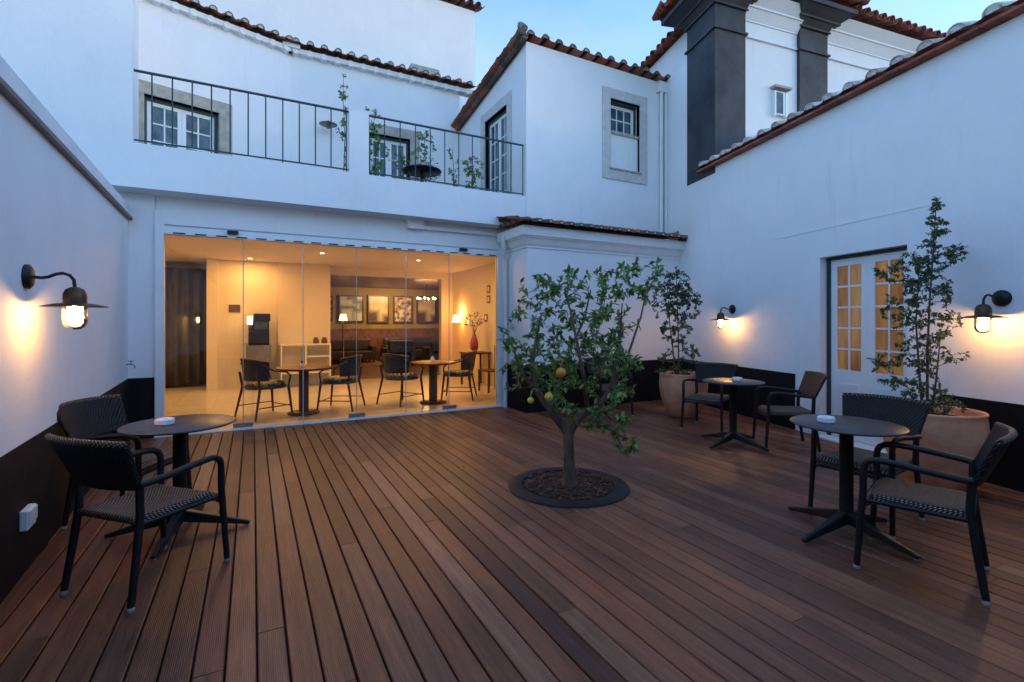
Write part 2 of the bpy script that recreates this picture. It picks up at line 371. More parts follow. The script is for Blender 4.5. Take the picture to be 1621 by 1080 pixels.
# ------------------------------------------------------------------ roof tiles
TC_OLD = [(.12, .07, .05), (.20, .09, .055), (.10, .08, .065), (.17, .12, .09), (.25, .10, .06), (.085, .085, .07), (.15, .15, .12), (.09, .10, .085)]
TC_RED = [(.34, .085, .05), (.42, .11, .065), (.28, .07, .045), (.36, .13, .08), (.20, .065, .045)]
TC_WHT = [(.78, .75, .71), (.70, .67, .62), (.80, .77, .73), (.62, .52, .45)]
TC_MOR = [(.60, .60, .58), (.50, .50, .47), (.68, .67, .64)]
TC_MOSS = [(.16, .18, .15), (.22, .24, .20), (.12, .13, .11), (.30, .30, .27)]
def tiles(A, B, S, rows, pitch=.23, rl=.36, r=.085, cover=TC_OLD, pan=TC_OLD, seg=7, mb=None, lip=0.0, thick=.013, ph=1.0, pr=None, ch=1.0, fill=None):
    mb = mb or MB(); A = Vector(A); B = Vector(B); S = Vector(S).normalized()
    X = (B - A); n = max(1, round(X.length / pitch)); X.normalize(); p = (B - A).length / n
    Nn = X.cross(S).normalized()
    if Nn.z < 0: Nn = -Nn
    def tile(P, r0, r1, up, c, lift0, lift1):
        vs = []
        for q, (rr, ll, dd) in enumerate(((r0, rl * 1.12, lift0), )): pass
        P = P + X * random.uniform(-.008, .008)
        for (rr, dist, lf) in ((r0, 0, lift0), (r1, rl * 1.12, lift1)):
            for th in (0, thick):
                for k in range(seg + 1):
                    a = PI * k / seg; ra = rr - th
                    h = ra * ch * math.sin(a) if up else -ra * ph * math.sin(a)
                    vs.append(P + X * (ra * math.cos(a)) + Nn * (h + lf) + S * dist)
        w = seg + 1; fs = []
        for k in range(seg):
            fs.append((k, k + 1, 2 * w + k + 1, 2 * w + k))
            fs.append((w + k + 1, w + k, 3 * w + k, 3 * w + k + 1))
            fs.append((k + 1, k, w + k, w + k + 1))
        mb.add(vs, fs, True, c)
        if fill and up and first:
            ed = [v - S * random.uniform(-.012, -.004) for v in vs[w:2 * w]]
            mb.add(ed, [tuple(range(w))], False, random.choice(fill))
    for j in range(rows):
        first = j == 0
        for i in range(n + 1):
            P = A + X * (i * p) + S * (j * rl)
            q_ = pr or r * .8
            tile(P, q_, q_ * 1.2, False, random.choice(pan), q_ * ph + .008 + .016, q_ * ph + .008)
            if i < n:
                P = A + X * ((i + .5) * p) + S * (j * rl + lip)
                tile(P + S * random.uniform(-.012, .012), r, r * .78, True, random.choice(cover), (pr or r * .8) * ph * .8 + .018, (pr or r * .8) * ph * .8)
    return mb

def vrand(s=1): return Vector((random.gauss(0, s), random.gauss(0, s), random.gauss(0, s)))
def add_leaf(mb, p, d, ln, wd, c, fold=.25):
    d = d.normalized(); up = Vector((0, 0, 1)) + vrand(.5); s = d.cross(up)
    if s.length < .05: s = d.cross(Vector((1, 0, 0)))
    s.normalize(); n = s.cross(d).normalized()
    m1 = p + d * ln * .32 - n * ln * .01; m2 = p + d * ln * .7 - n * ln * .05; tip = p + d * ln - n * ln * .16
    f = n * wd * fold
    vs = [p, m1, m2, tip, m1 + s * wd * .5 + f, m2 + s * wd * .42 + f, m1 - s * wd * .5 + f, m2 - s * wd * .42 + f]
    mb.add(vs, [(0, 4, 1), (1, 4, 5, 2), (2, 5, 3), (0, 1, 6), (1, 2, 7, 6), (2, 3, 7)], True, c)

# ------------------------------------------------------------------ sky and light
w = bpy.data.worlds.new('World'); sc.world = w; w.use_nodes = True
nt = w.node_tree; bg = nt.nodes['Background']
sky = nt.nodes.new('ShaderNodeTexSky'); sky.sky_type = 'NISHITA'; sky.sun_disc = False
SUN_EL, SUN_ROT = R(9.0), R(120)
sky.sun_elevation = SUN_EL; sky.sun_rotation = SUN_ROT; sky.air_density = 1.0; sky.dust_density = .3; sky.ozone_density = 4.0
tcw = nt.nodes.new('ShaderNodeTexCoord')
mpw = nt.nodes.new('ShaderNodeMapping'); mpw.inputs['Scale'].default_value = (1, 1, 2.2); nt.links.new(tcw.outputs['Generated'], mpw.inputs['Vector'])
nzw = nt.nodes.new('ShaderNodeTexNoise'); nzw.inputs['Scale'].default_value = 2.6; nzw.inputs['Detail'].default_value = 5; nzw.inputs['Roughness'].default_value = .5
nt.links.new(mpw.outputs['Vector'], nzw.inputs['Vector'])
mrw = nt.nodes.new('ShaderNodeMapRange'); mrw.inputs[1].default_value = .38; mrw.inputs[2].default_value = .66; mrw.inputs[3].default_value = .12; mrw.inputs[4].default_value = .6
nt.links.new(nzw.outputs['Fac'], mrw.inputs[0])
mxw = nt.nodes.new('ShaderNodeMix'); mxw.data_type = 'RGBA'; nt.links.new(mrw.outputs[0], mxw.inputs[0]); nt.links.new(sky.outputs[0], mxw.inputs[6]); mxw.inputs[7].default_value = (.92, 1.18, 1.70, 1)
nt.links.new(mxw.outputs[2], bg.inputs[0]); bg.inputs[1].default_value = .15
sl = bpy.data.lights.new('sun', 'SUN'); sl.energy = .03; sl.angle = R(20); sl.color = (1, .9, .8)
so = bpy.data.objects.new('sun', sl); col.objects.link(so)
so.rotation_euler = (R(90) - SUN_EL, 0, PI - SUN_ROT)

cam = bpy.data.cameras.new('camera'); co = bpy.data.objects.new('camera', cam); col.objects.link(co)
cam.sensor_width = 36; cam.lens = 36 * 775 / 1621; cam.shift_y = -30 / 1621; cam.clip_end = 500; cam.clip_start = .05
co.location = (0, 0, 1.45); co.rotation_euler = (R(90), 0, -TH); sc.camera = co
sc.view_settings.view_transform = 'Standard'; sc.view_settings.look = 'None'; sc.view_settings.gamma = 1
sc.view_settings.exposure = 2.30
sc.cycles.max_bounces = 8; sc.cycles.transparent_max_bounces = 16; sc.cycles.sample_clamp_indirect = 6
sc.cycles.caustics_reflective = False; sc.cycles.caustics_refractive = False
try: sc.cycles.use_denoising = True
except Exception: pass

# ------------------------------------------------------------------ ground, deck
tag(MB().box(-80, 80, -80, 80, -.40, -.30).build('ground', 'ground'), kind='structure')
tag(MB().box(-1.7, 7.6, -3.2, 7.52, -.10, -.034).build('deck_underlay', 'dark'), kind='structure')
mb = MB(); P_ = .12; g = .0042
boards = [(.36, .128, .064), (.31, .116, .062), (.41, .158, .084), (.25, .100, .062), (.37, .134, .062), (.32, .136, .080), (.45, .195, .108), (.34, .120, .060), (.23, .086, .052), (.29, .116, .070)]
k = -14
while .017 + k * P_ < 7.6:
    x0 = .017 + k * P_ + g; x1 = x0 + P_ - 2 * g
    y = -3.2 + random.uniform(-1.6, 0)
    while y < 7.52:
        ln = random.choice([2.1, 2.8, 3.6, 4.2, 5.0]); y1 = min(y + ln, 7.52)
        c = random.choice(boards); f = random.uniform(.68, 1.38) * .56; c = tuple(q * f * random.uniform(.97, 1.03) for q in c)
        ya = max(y, -3.2) + .0015; yb = y1 - .0015
        if yb > ya:
            b_ = .004; z = random.uniform(-.0012, .0012)
            vs = [(x0, ya, -.03), (x1, ya, -.03), (x1, yb, -.03), (x0, yb, -.03), (x0, ya, z - b_), (x1, ya, z - b_), (x1, yb, z - b_), (x0, yb, z - b_),
                  (x0 + b_, ya, z), (x1 - b_, ya, z), (x1 - b_, yb, z), (x0 + b_, yb, z)]
            mb.add(vs, [(0, 1, 5, 4), (1, 2, 6, 5), (2, 3, 7, 6), (3, 0, 4, 7), (4, 8, 11, 7), (5, 6, 10, 9), (8, 9, 10, 11), (4, 5, 9, 8), (7, 11, 10, 6)], c=c)
        y = y1
    k += 1
tag(mb.build('deck', 'deck'), kind='structure')

# ------------------------------------------------------------------ left courtyard wall
LP = (-1.152, 3.468); LQ = (-1.365, 7.6); ld = Vector((LQ[0] - LP[0], LQ[1] - LP[1])).normalized()
LW = frame(LP, ld)          # local +x away from camera, +y to the left (outside)
LW0, LW1 = -6.8, 4.136
t = thing('courtyard_wall', 'long white rendered courtyard wall with coping and black painted foot on the left side', 'wall')
MB().add([LW @ Vector(p) for p in [(LW0, 0, -.1), (LW1, 0, -.1), (LW1, 0, 2.72), (LW0, 0, 2.50), (LW0, .3, -.1), (LW1, .3, -.1), (LW1, .3, 2.72), (LW0, .3, 2.50)]],
         [(0, 1, 2, 3), (7, 6, 5, 4), (3, 2, 6, 7), (4, 0, 3, 7), (1, 5, 6, 2)]).build('wall', 'white', t)
def slope(x): return 2.635 + (x) * (.083 / 4.0)
MB().hull([LW @ Vector(p) for p in [(LW0, -.045, slope(LW0)), (LW1, -.045, slope(LW1)), (LW1, .34, slope(LW1)), (LW0, .34, slope(LW0))]],
          [LW @ Vector(p) for p in [(LW0, -.045, slope(LW0) + .03), (LW1, -.045, slope(LW1) + .03), (LW1, .34, slope(LW1) + .03), (LW0, .34, slope(LW0) + .03)]]).build('shaded_lip', 'brown', t)  # projecting lip, brown to put the coping's underside shading into its colour
MB().hull([LW @ Vector(p) for p in [(LW0, -.035, slope(LW0) + .03), (LW1, -.035, slope(LW1) + .03), (LW1, .33, slope(LW1) + .03), (LW0, .33, slope(LW0) + .03)]],
          [LW @ Vector(p) for p in [(LW0, -.005, slope(LW0) + .20), (LW1, -.005, slope(LW1) + .18), (LW1, .30, slope(LW1) + .18), (LW0, .30, slope(LW0) + .20)]]).build('coping', 'cope', t)
MB().box(LW0, LW1, -.006, .0, -.02, .752, LW).build('painted_band', 'band', t)
# socket and tap
s_ = thing('wall_socket', 'white weatherproof socket box on black foot of left wall', 'socket')
MB().box(.25, .40, -.045, -.0065, .27, .385, LW).build('box', 'plastic', s_, bevel=.008)
MB().box(.258, .392, -.052, -.045, .30, .378, LW).build('lid', 'plastic', s_, bevel=.003)
s_ = thing('water_tap', 'small brass garden tap low on left wall near the glass front', 'tap')
p0 = LW @ Vector((3.99, 0, .935)); nn = (LW.to_3x3() @ Vector((0, -1, 0)))
MB().tube([p0, p0 + nn * .06, p0 + nn * .08 + Vector((0, 0, -.02)), p0 + nn * .085 + Vector((0, 0, -.05))], .009).build('spout', 'grey', s_)
MB().tube([p0 + nn * .045, p0 + nn * .045 + Vector((0, 0, .035))], .006).tube([p0 + nn * .02 + Vector((0, 0, .038)), p0 + nn * .075 + Vector((0, 0, .038))], .006).build('handle', 'grey', s_)

t = thing('added_rear_wing', 'unseen white wing added behind the viewer to shape the glass reflections', 'building')  # out of view; added for what the glass front reflects
MB().box(-4.0, 8.0, -3.6, -3.3, -.1, 4.6).build('wall', 'white', t)
MB().box(-4.0, 8.0, -3.3, -3.292, -.02, .75).build('painted_band', 'band', t)
# ------------------------------------------------------------------ main wing (glass front, balcony storey)
VF, VP = 7.6, 7.27
ID = Matrix.Identity(4)
mw = thing('hotel_wing', 'two storey white hotel wing with a wide glass front below a balcony', 'building')
wl = MB()
wl.box(-1.40, -1.096, VF, VF + .3, -.1, 3.2)                       # pier left of glass
wl.box(3.93, 4.13, VF, VF + .3, -.1, 2.9)                          # pier right
wl.box(-1.096, 3.93, VF + .02, VF + .3, 2.68, 3.2)                 # lintel
wl.box(-1.096, 3.93, VF - .015, VF + .02, 2.70, 2.865)             # fascia board
wl.box(-4.5, 4.12, VP, VP + .22, 3.06, 3.595)                      # parapet
wl.box(-4.5, 4.12, VP + .22, 10.6, 3.06, 3.195)                    # balcony slab
wl.box(1.22, 1.495, VP + .002, VP + .22, 3.595, 4.49)              # pier of the balustrade
wl.prism([(-4.5, VP), (-1.264, VP), (-1.60, 9.66), (-4.5, 8.8)], 3.5951, 6.62)                 # block at the left end of the balcony
wl.box(-4.5, -1.40, VF, VF + .3, -.1, 3.06)
wl.build('wall', 'white', mw)
MB().box(2.14, 2.40, VF - .10, VF + .02, 2.92, 3.058).build('bracket', 'white', mw)
MB().box(2.40, 3.93, VF - .05, VF + .02, 2.93, 2.985).build('ledge', 'white', mw)
MB().box(-1.263, 4.10, VP + .225, 10.6, 3.197, 3.205).build('balcony_floor', 'conc', mw)
MB().box(-1.40, -1.10, VF - .008, VF, -.02, .75).build('painted_band', 'band', mw)
# glass front frame
fr = MB()
fr.box(-1.094, -.998, VF - .03, VF + .08, -.02, 2.70); fr.box(3.735, 3.928, VF - .03, VF + .08, -.02, 2.70)
fr.box(-.998, 3.735, VF - .03, VF + .08, 2.575, 2.675)
fr.box(-1.094, 3.928, VF - .09, VF + .12, -.03, .012)
fr.build('sliding_frame', 'wpaint', mw, bevel=.004)
sl_ = MB()
x = -.9
while x < 3.65: MB().box(x, x + .13, VF - .034, VF - .03, 2.583, 2.600).build('slot', 'iron', mw); x += .235
for xx in (-.30, 3.02):
    MB().box(xx, xx + .13, VF - .085, VF - .0345, 2.625, 2.672).build('sensor', 'iron', mw, bevel=.004)
xs = [-.998, -.114, .640, 1.386, 2.138, 2.867, 3.735]
for i in range(6):
    yy = VF + (.012 if i % 2 else .03)
    gp = MB().box(xs[i] + .004, xs[i + 1] - .004, yy, yy + .008, .014, 2.575).build('glass_panel', 'glass', mw)
    MB().box(xs[i + 1] - .006, xs[i + 1] + .006, yy - .001, yy + .009, .015, 2.574).build('edge', 'gedge', gp)
for x_ in (-.114, 1.386, 2.867):
    MB().box(x_ - .12, x_ + .12, VF - .002, VF + .0115, .02, .075).build('clamp', 'grey', mw)
# interior shell
ish = MB()
ish.box(-3.2, -1.1, VF + .3, VF + .4, -.1, 3.05)
ish.box(-3.3, -3.2, VF + .3, 13.6, -.1, 3.05)
ish.box(4.87, 5.0, VF + .3, 12.9, -.1, 3.05)
ish.box(4.131, 5.0, VF + .1, VF + .3, -.1, 3.05)
ish.box(-.70, 1.62, 12.3, 12.5, -.1, 3.05)
ish.box(.50, 1.62, 12.22, 12.3, 0, 2.80)
ish.box(-.86, -.66, 12.15, 12.3, 0, 2.80)
ish.box(1.62, 4.87, 12.7, 12.9, 2.62, 3.05)
ish.box(4.55, 4.87, 12.7, 12.9, 0, 2.62)
ish.box(-3.3, -.7, 13.5, 13.6, -.1, 3.05)
ish.build('interior_wall', 'cream', mw)
MB().box(-3.2, 4.87, VF + .3, 12.7, 2.80, 2.90).box(-3.2, -.7, 12.7, 13.5, 2.80, 2.9).build('ceiling', 'ceil', mw)
tag(MB().box(-3.2, 4.87, VF + .12, 12.8, -.05, -.002).box(-3.2, -.7, 12.8, 13.5, -.05, -.002).build('floor', 'floor'), kind='structure')
tag(MB().box(1.0, 7.5, 12.8, 19.2, -.05, -.004).build('lounge_floor', 'wflr'), kind='structure')
lg = MB()
lg.box(1.0, 7.6, 19.0, 19.15, 0, 3.0); lg.box(7.45, 7.6, 12.9, 19.0, 0, 3.0); lg.box(1.0, 1.15, 12.5, 19.0, 0, 3.0)
lg.build('lounge_wall', 'olive', mw)
MB().box(1.15, 7.45, 18.96, 19.0, 0, 1.15).box(1.15, 7.45, 18.93, 18.97, 1.15, 1.2).build('wainscot', 'mwood', mw)
MB().box(1.0, 7.6, 12.9, 19.15, 2.75, 2.85).build('lounge_ceiling', 'mwood', mw)

# curtain
def cur(u, v): return (-2.9 + 2.0 * u, 13.0 + .05 * math.sin(u * 60), .05 + 2.6 * v)
tag(MB().grid(cur, 120, 4, (0, .012, 0)).build('curtain', 'curtain'), 'floor length grey curtain hanging at the left inside the glass front', 'curtain')
# ceiling downlights with light sources
def arealight(name, loc, size, power, colr, parent=None, rot=None):
    l = bpy.data.lights.new(name, 'AREA'); l.energy = power; l.size = size; l.color = colr; l.shape = 'DISK'
    o = bpy.data.objects.new(name, l); col.objects.link(o); o.location = loc
    if rot: o.rotation_euler = rot
    if parent: o.parent = parent
    return o
WARM = (1, .50, .15)
proto = None
dls = [(-.05, 11.75, 'above the coffee machine'), (-1.9, 11.2, 'before the grey curtain'), (1.2, 10.2, 'between the two cafe tables at the back'), (3.2, 10.4, 'nearest the lamp lit side wall'), (.3, 8.7, 'over the left cafe table'), (2.9, 8.7, 'over the right cafe table')]
for i, (x, y, wh) in enumerate(dls):
    if proto is None:
        proto = thing('downlight', '', 'ceiling light', (x, y, 2.80), 0, 'downlights in the cafe ceiling')
        MB().lathe([(.055, 0), (.055, -.006), (.042, -.006), (.042, -.001)], 20).build('rim', 'wpaint', proto)
        MB().lathe([(.0405, -.0035), (.0405, -.002)], 20).build('diffuser', 'down', proto)
        o = proto
    else: o = dup(proto, None, (x, y, 2.80))
    o['label'] = 'small round ceiling downlight ' + wh
    arealight('downlight_glow', (0, 0, -.02), .3, (4.0 if i == 0 else 2.2), WARM, o)

# ---- interior furniture
def cyl(mb, x, y, z0, z1, r, seg=20): return mb.lathe([(r, z0), (r, z1)], seg, (x, y, 0), False)
t = thing('coffee_machine', 'black coffee machine on a steel cabinet by the cream wall', 'coffee machine', (.12, 12.0, .95))
MB().box(-.20, .20, -.2, .2, 0, .30).box(-.20, -.12, -.1, .2, .30, .62).box(-.12, .20, .0, .2, .3, .62).box(-.10, .22, -.2, .2, .52, .68).build('body', 'iron', t, bevel=.01)
MB().box(-.08, .16, -.205, -.2, .34, .50).build('glass_hopper', 'wglass', t)
MB().box(-.22, -.125, -.19, -.10, .45, .62).build('lit_panel', 'down', t)
t = thing('steel_cabinet', 'grey cabinet standing under the coffee machine', 'cabinet', (.12, 12.0, 0))
MB().box(-.24, .24, -.22, .24, .05, .948).build('body', 'grey', t, bevel=.006)
MB().box(-.21, .21, -.235, -.222, .55, .90).box(-.21, .21, -.235, -.222, .1, .50).build('door', 'grey', t)
t = thing('console_shelf', 'white open console shelf against the cream wall', 'shelf', (1.06, 12.0, 0))
m_ = MB().box(-.52, .52, -.18, .18, .93, .96)
for x in (-.52, -.02, .49): m_.box(x, x + .03, -.18, .18, 0, .93)
m_.box(.01, .49, -.17, .17, .66, .685).build('frame', 'wpaint', t)
MB().box(-.49, -.02, -.17, .17, .30, .325).box(.01, .49, -.17, .17, .30, .325).build('shelf_board', 'wpaint', t)
for x, lb in ((.22, 'cup rack on top of the white console shelf, left one'), (.40, 'brown cup rack on top of the white console shelf, right one')):
    tag(MB().box(1.06 + x - .06, 1.06 + x + .06, 11.95, 12.05, .96, 1.06).lathe([(.04, 1.06), (.05, 1.1)], 12, (1.06 + x, 12, 0)).build('cup_rack', 'brown'), lb, 'rack')
tag(MB().box(-.46, -.24, 12.285, 12.298, 1.66, 1.83).build('plaque', 'brown'), 'small brown plaque on the cream wall left of the coffee machine', 'plaque')
tag(MB().box(.04 - .2, .04 - .12, 12.285, 12.298, .98, 1.08).build('light_switch', 'plastic'), 'white light switch on the cream wall below the brown plaque', 'switch')
# cafe tables
def cafe_table(x, y, lb):
    t = thing('cafe_table', lb, 'table', (x, y, 0), 0, 'round tables inside the cafe')
    MB().lathe([(0, .70), (.40, .70), (.41, .71), (.41, .73), (.40, .735), (0, .735)], 36).build('table_top', 'mwood', t)
    MB().lathe([(.075, .03), (.075, .70)], 20).build('column', 'dwood', t)
    MB().lathe([(.24, 0), (.24, .02), (.10, .04), (0, .04)], 30).build('base', 'dwood', t)
    return t
cafe_table(.72, 8.45, 'round brown cafe table inside at left, before the white console shelf')
cafe_table(2.87, 8.45, 'round brown cafe table inside at right, before the lounge opening')
for x, y, lb in ((.70, 8.45, 'small dark and white menu holder on the left cafe table'), (2.86, 8.45, 'small white candle cup on the right cafe table')):
    t = thing('table_holder', lb, 'holder', (x, y, .736))
    MB().lathe([(.03, 0), (.035, .06), (.03, .06)], 14).build('cup', 'ceramic', t)
    MB().lathe([(.032, .06), (.02, .085), (.024, .10)], 14).build('lid', 'dwood' if x < 1 else 'ceramic', t)
def cafe_chair(x, y, rz, lb):
    t = thing('cane_chair', lb, 'chair', (x, y, 0), rz, 'cane chairs inside the cafe'); t.scale = (1.14, 1.14, 1.04)
    for sx in (-1, 1):
        MB().tube([(sx * .24, .24, 0), (sx * .21, .20, .44)], [.013, .02]).build('leg', 'dwood', t)
        MB().tube([(sx * .26, -.28, 0), (sx * .22, -.20, .44), (sx * .22, -.24, .66)], [.013, .018, .016]).build('leg', 'dwood', t)
        MB().tube([(sx * .21, .20, .44), (sx * .26, .20, .60), (sx * .29, .12, .66), (sx * .29, -.05, .69), (sx * .26, -.2, .78)], .014).build('arm', 'dwood', t)
    MB().tube([(-.235, .23, .14), (.235, .23, .14)], .008).tube([(-.235, .23, .16), (-.25, -.25, .16)], .008).tube([(.235, .23, .16), (.25, -.25, .16)], .008).build('stretcher', 'dwood', t)
    MB().lathe([(0, .42), (.25, .42), (.26, .44), (.25, .46), (0, .46)], 24).build('seat', 'navy', t)
    MB().lathe([(0, .461), (.225, .461), (.24, .485), (.21, .51), (0, .515)], 24).build('cushion', 'cushion', t)
    def bk(u, v):
        a = R(-160 + 140 * u); ht = .54 + v * (.27 + .05 * math.sin(u * PI)); rr = .25 + .04 * v
        return (rr * math.cos(a), rr * math.sin(a) - .0, ht)
    MB().grid(bk, 18, 6, (0, -.015, 0)).build('backrest', 'navy', t)
    pts = [bk(i / 18, 1) for i in range(19)]
    MB().tube([(p[0], p[1] - .008, p[2]) for p in pts], .014).build('top_rail', 'dwood', t)
cafe_chair(.18, 8.50, R(-62), 'cane armchair facing right at the left cafe table, nearest the coffee machine')
cafe_chair(1.30, 8.62, R(60), 'cane armchair facing left at the left cafe table, before the lounge opening')
cafe_chair(2.36, 8.66, R(-62), 'cane armchair on the left of the right cafe table')
cafe_chair(3.46, 8.72, R(60), 'cane armchair on the right of the right cafe table by the wall lamp')
# side table, vase, slatted chair by the right interior wall
t = thing('side_table', 'tall dark wooden side table at the right inside wall', 'table', (4.55, 10.4, 0))
MB().box(-.28, .28, -.28, .28, .72, .76).build('table_top', 'dwood', t)
for sx in (-1, 1):
    for sy in (-1, 1): MB().box(sx * .24 - .02, sx * .24 + .02, sy * .24 - .02, sy * .24 + .02, 0, .72).build('leg', 'dwood', t)
t = thing('flower_vase', 'tall red vase of thin red berried twigs on the inside side table', 'vase', (4.50, 10.35, .76))
MB().lathe([(.05, 0), (.09, .08), (.10, .2), (.06, .34), (.04, .38), (.05, .42), (.035, .42), (.03, .36), (0, .1)], 24).build('body', 'red', t)
tw = MB(); bl = MB()
for _ in range(16):
    e = Vector((random.gauss(0, .16), random.gauss(0, .18), random.uniform(.65, 1.0))); m__ = Vector((e.x * .3, e.y * .3, .6))
    tw.tube([(0, 0, .40), m__, e], [.003, .0025, .0015], 5)
    for q in range(7):
        add_leaf(bl, m__.lerp(e, random.random()), vrand(1), .05, .025, random.choice([(.30, .05, .02), (.22, .08, .03), (.10, .10, .03)]))
tw.build('twigs', 'bark2', t); bl.build('leaves', 'leaf', t)
t = thing('slatted_chair', 'dark slatted wooden chair at the right inside wall', 'chair', (4.45, 9.3, 0), R(95))
MB().box(-.22, .22, -.22, .22, .42, .45).build('seat', 'dwood', t)
for sx in (-1, 1):
    MB().box(sx * .2 - .018, sx * .2 + .018, .18, .215, 0, .42).build('leg', 'dwood', t); MB().box(sx * .2 - .018, sx * .2 + .018, -.22, -.185, 0, .95).build('leg', 'dwood', t)
m_ = MB().box(-.18, .18, -.215, -.19, .88, .95)
for i in range(5): m_.box(-.16 + i * .07, -.13 + i * .07, -.21, -.195, .452, .88)
m_.build('backrest', 'dwood', t)
t = thing('wall_sconce', 'lit wall lamp with a fabric shade on the inside right wall', 'lamp', (4.86, 12.0, 1.50))
MB().tube([(0, 0, -.1), (-.10, 0, -.1), (-.14, 0, 0)], .01).build('arm', 'rust', t)
MB().lathe([(.13, -.06), (.08, .14), (.075, .14), (.125, -.06)], 24, (-.14, 0, 0)).build('lamp_shade', 'shade_lit', t)
pl = bpy.data.lights.new('sconce_glow', 'POINT'); pl.energy = 3.2; pl.color = WARM; pl.shadow_soft_size = .06
po = bpy.data.objects.new('sconce_glow', pl); col.objects.link(po); po.location = (-.15, 0, .19); po.parent = t
for y, z, lb in ((10.35, 2.22, 'upper small red safety sign on the inside right wall'), (10.35, 1.98, 'lower small red safety sign on the inside right wall'), (10.5, 1.55, 'red safety sign beside the vase on the inside right wall')):
    t = thing('safety_sign', lb, 'sign', (4.868, y, z), 0, 'small signs on the inside wall')
    MB().box(-.01, 0, -.09, .09, -.09, .09).build('plate', 'red', t); MB().box(-.013, -.0102, -.045, .045, -.05, .05).build('symbol', 'plastic', t)
tag(MB().box(1.75, 2.9, 8.9, 9.05, 2.785, 2.7985).build('ceiling_vent', 'brown'), 'long brown slot vent in the cafe ceiling', 'vent')
# lounge: pictures, sofas, chandelier, lamp
pics = [(3.25, .9, 1.0), (4.25, .8, 1.05), (5.2, .75, 1.05), (6.15, .8, 1.05), (2.2, .8, .9), (6.95, .62, 1.05)]
pn = ['with pale top', 'tall upright', 'with pale centre', 'dark one right of the middle', 'leftmost small', 'rightmost narrow']
for k_, ((x, w_, h_), nm) in enumerate(zip(pics, pn)):
    t = thing('framed_picture', 'framed picture on the olive lounge wall, ' + nm, 'picture', (x, 18.93, 1.95), 0, 'pictures on the lounge wall')
    f_ = MB(); hw, hh = w_ / 2, h_ / 2
    f_.box(-hw, hw, -.03, .06, hh - .05, hh).box(-hw, hw, -.03, .06, -hh, -hh + .05).box(-hw, -hw + .05, -.03, .06, -hh + .05, hh - .05).box(hw - .05, hw, -.03, .06, -hh + .05, hh - .05).build('frame', 'dwood', t)
    MB().box(-hw + .05, hw - .05, 0, .05, -hh + .05, hh - .05).build('print', ('pic2', 'pic3', 'pic', 'pic3', 'pic', 'pic2')[k_], t)
def sofa(x, y, w_, rz, lb):
    t = thing('lounge_sofa', lb, 'sofa', (x, y, 0), rz, 'dark sofas in the lounge')
    MB().box(-w_ / 2, w_ / 2, -.4, .35, .12, .42).build('seat', 'sofa', t, bevel=.04)
    MB().box(-w_ / 2, w_ / 2, .25, .45, .42, .85).build('backrest', 'sofa', t, bevel=.05)
    for s in (-1, 1): MB().box(s * w_ / 2 - .09, s * w_ / 2 + .09, -.4, .42, .12, .6).build('arm', 'sofa', t, bevel=.04)
    for s in (-1, 1):
        for q in (-.35, .38): MB().box(s * w_ / 2 - .03, s * w_ / 2 + .03, q - .03, q + .03, 0, .12).build('leg', 'dwood', t)
sofa(3.0, 18.2, 1.7, 0, 'long dark leather sofa at the left under the lounge pictures')
sofa(5.3, 18.2, 1.9, 0, 'long dark leather sofa in the middle under the lounge pictures')
sofa(4.3, 16.3, .8, PI, 'single dark armchair with its back to the glass, left of two in lounge')
sofa(5.7, 16.2, .8, PI, 'single dark armchair with its back to the glass, right of two in lounge')
t = thing('chandelier', 'small lit chandelier hanging in the lounge', 'chandelier', (5.2, 16.0, 2.2))
MB().tube([(0, 0, .55), (0, 0, 0)], .01).build('stem', 'rust', t)
for i in range(6):
    a = i * PI / 3; q = (.3 * math.cos(a), .3 * math.sin(a))
    ar = MB().tube([(0, 0, 0), (q[0] * .6, q[1] * .6, -.08), (q[0], q[1], .02)], .008, 6).build('arm', 'rust', t)
    MB().lathe([(0, .02), (.03, .035), (.03, .06), (0, .09)], 8, (q[0], q[1], 0)).build('bulb', 'bulb_small', ar)
pl = bpy.data.lights.new('chandelier_glow', 'POINT'); pl.energy = 7; pl.color = WARM; pl.shadow_soft_size = .1
po = bpy.data.objects.new('chandelier_glow', pl); col.objects.link(po); po.location = (0, 0, -.3); po.parent = t
arealight('lounge_fill_light', (4.6, 17.4, 2.7), 1.2, 26, (1, .62, .26), mw, (R(38), 0, 0))  # fill light added to brighten the lounge wall, no fitting modelled
t = thing('table_lamp', 'lit table lamp left of the lounge pictures', 'lamp', (2.75, 17.6, 0))
MB().lathe([(.2, 0), (.2, .03), (.03, .05), (.03, 1.5)], 16).build('stand', 'rust', t)
MB().lathe([(.14, 1.5), (.09, 1.72), (.085, 1.72), (.135, 1.5)], 16).build('lamp_shade', 'shade_lit', t)

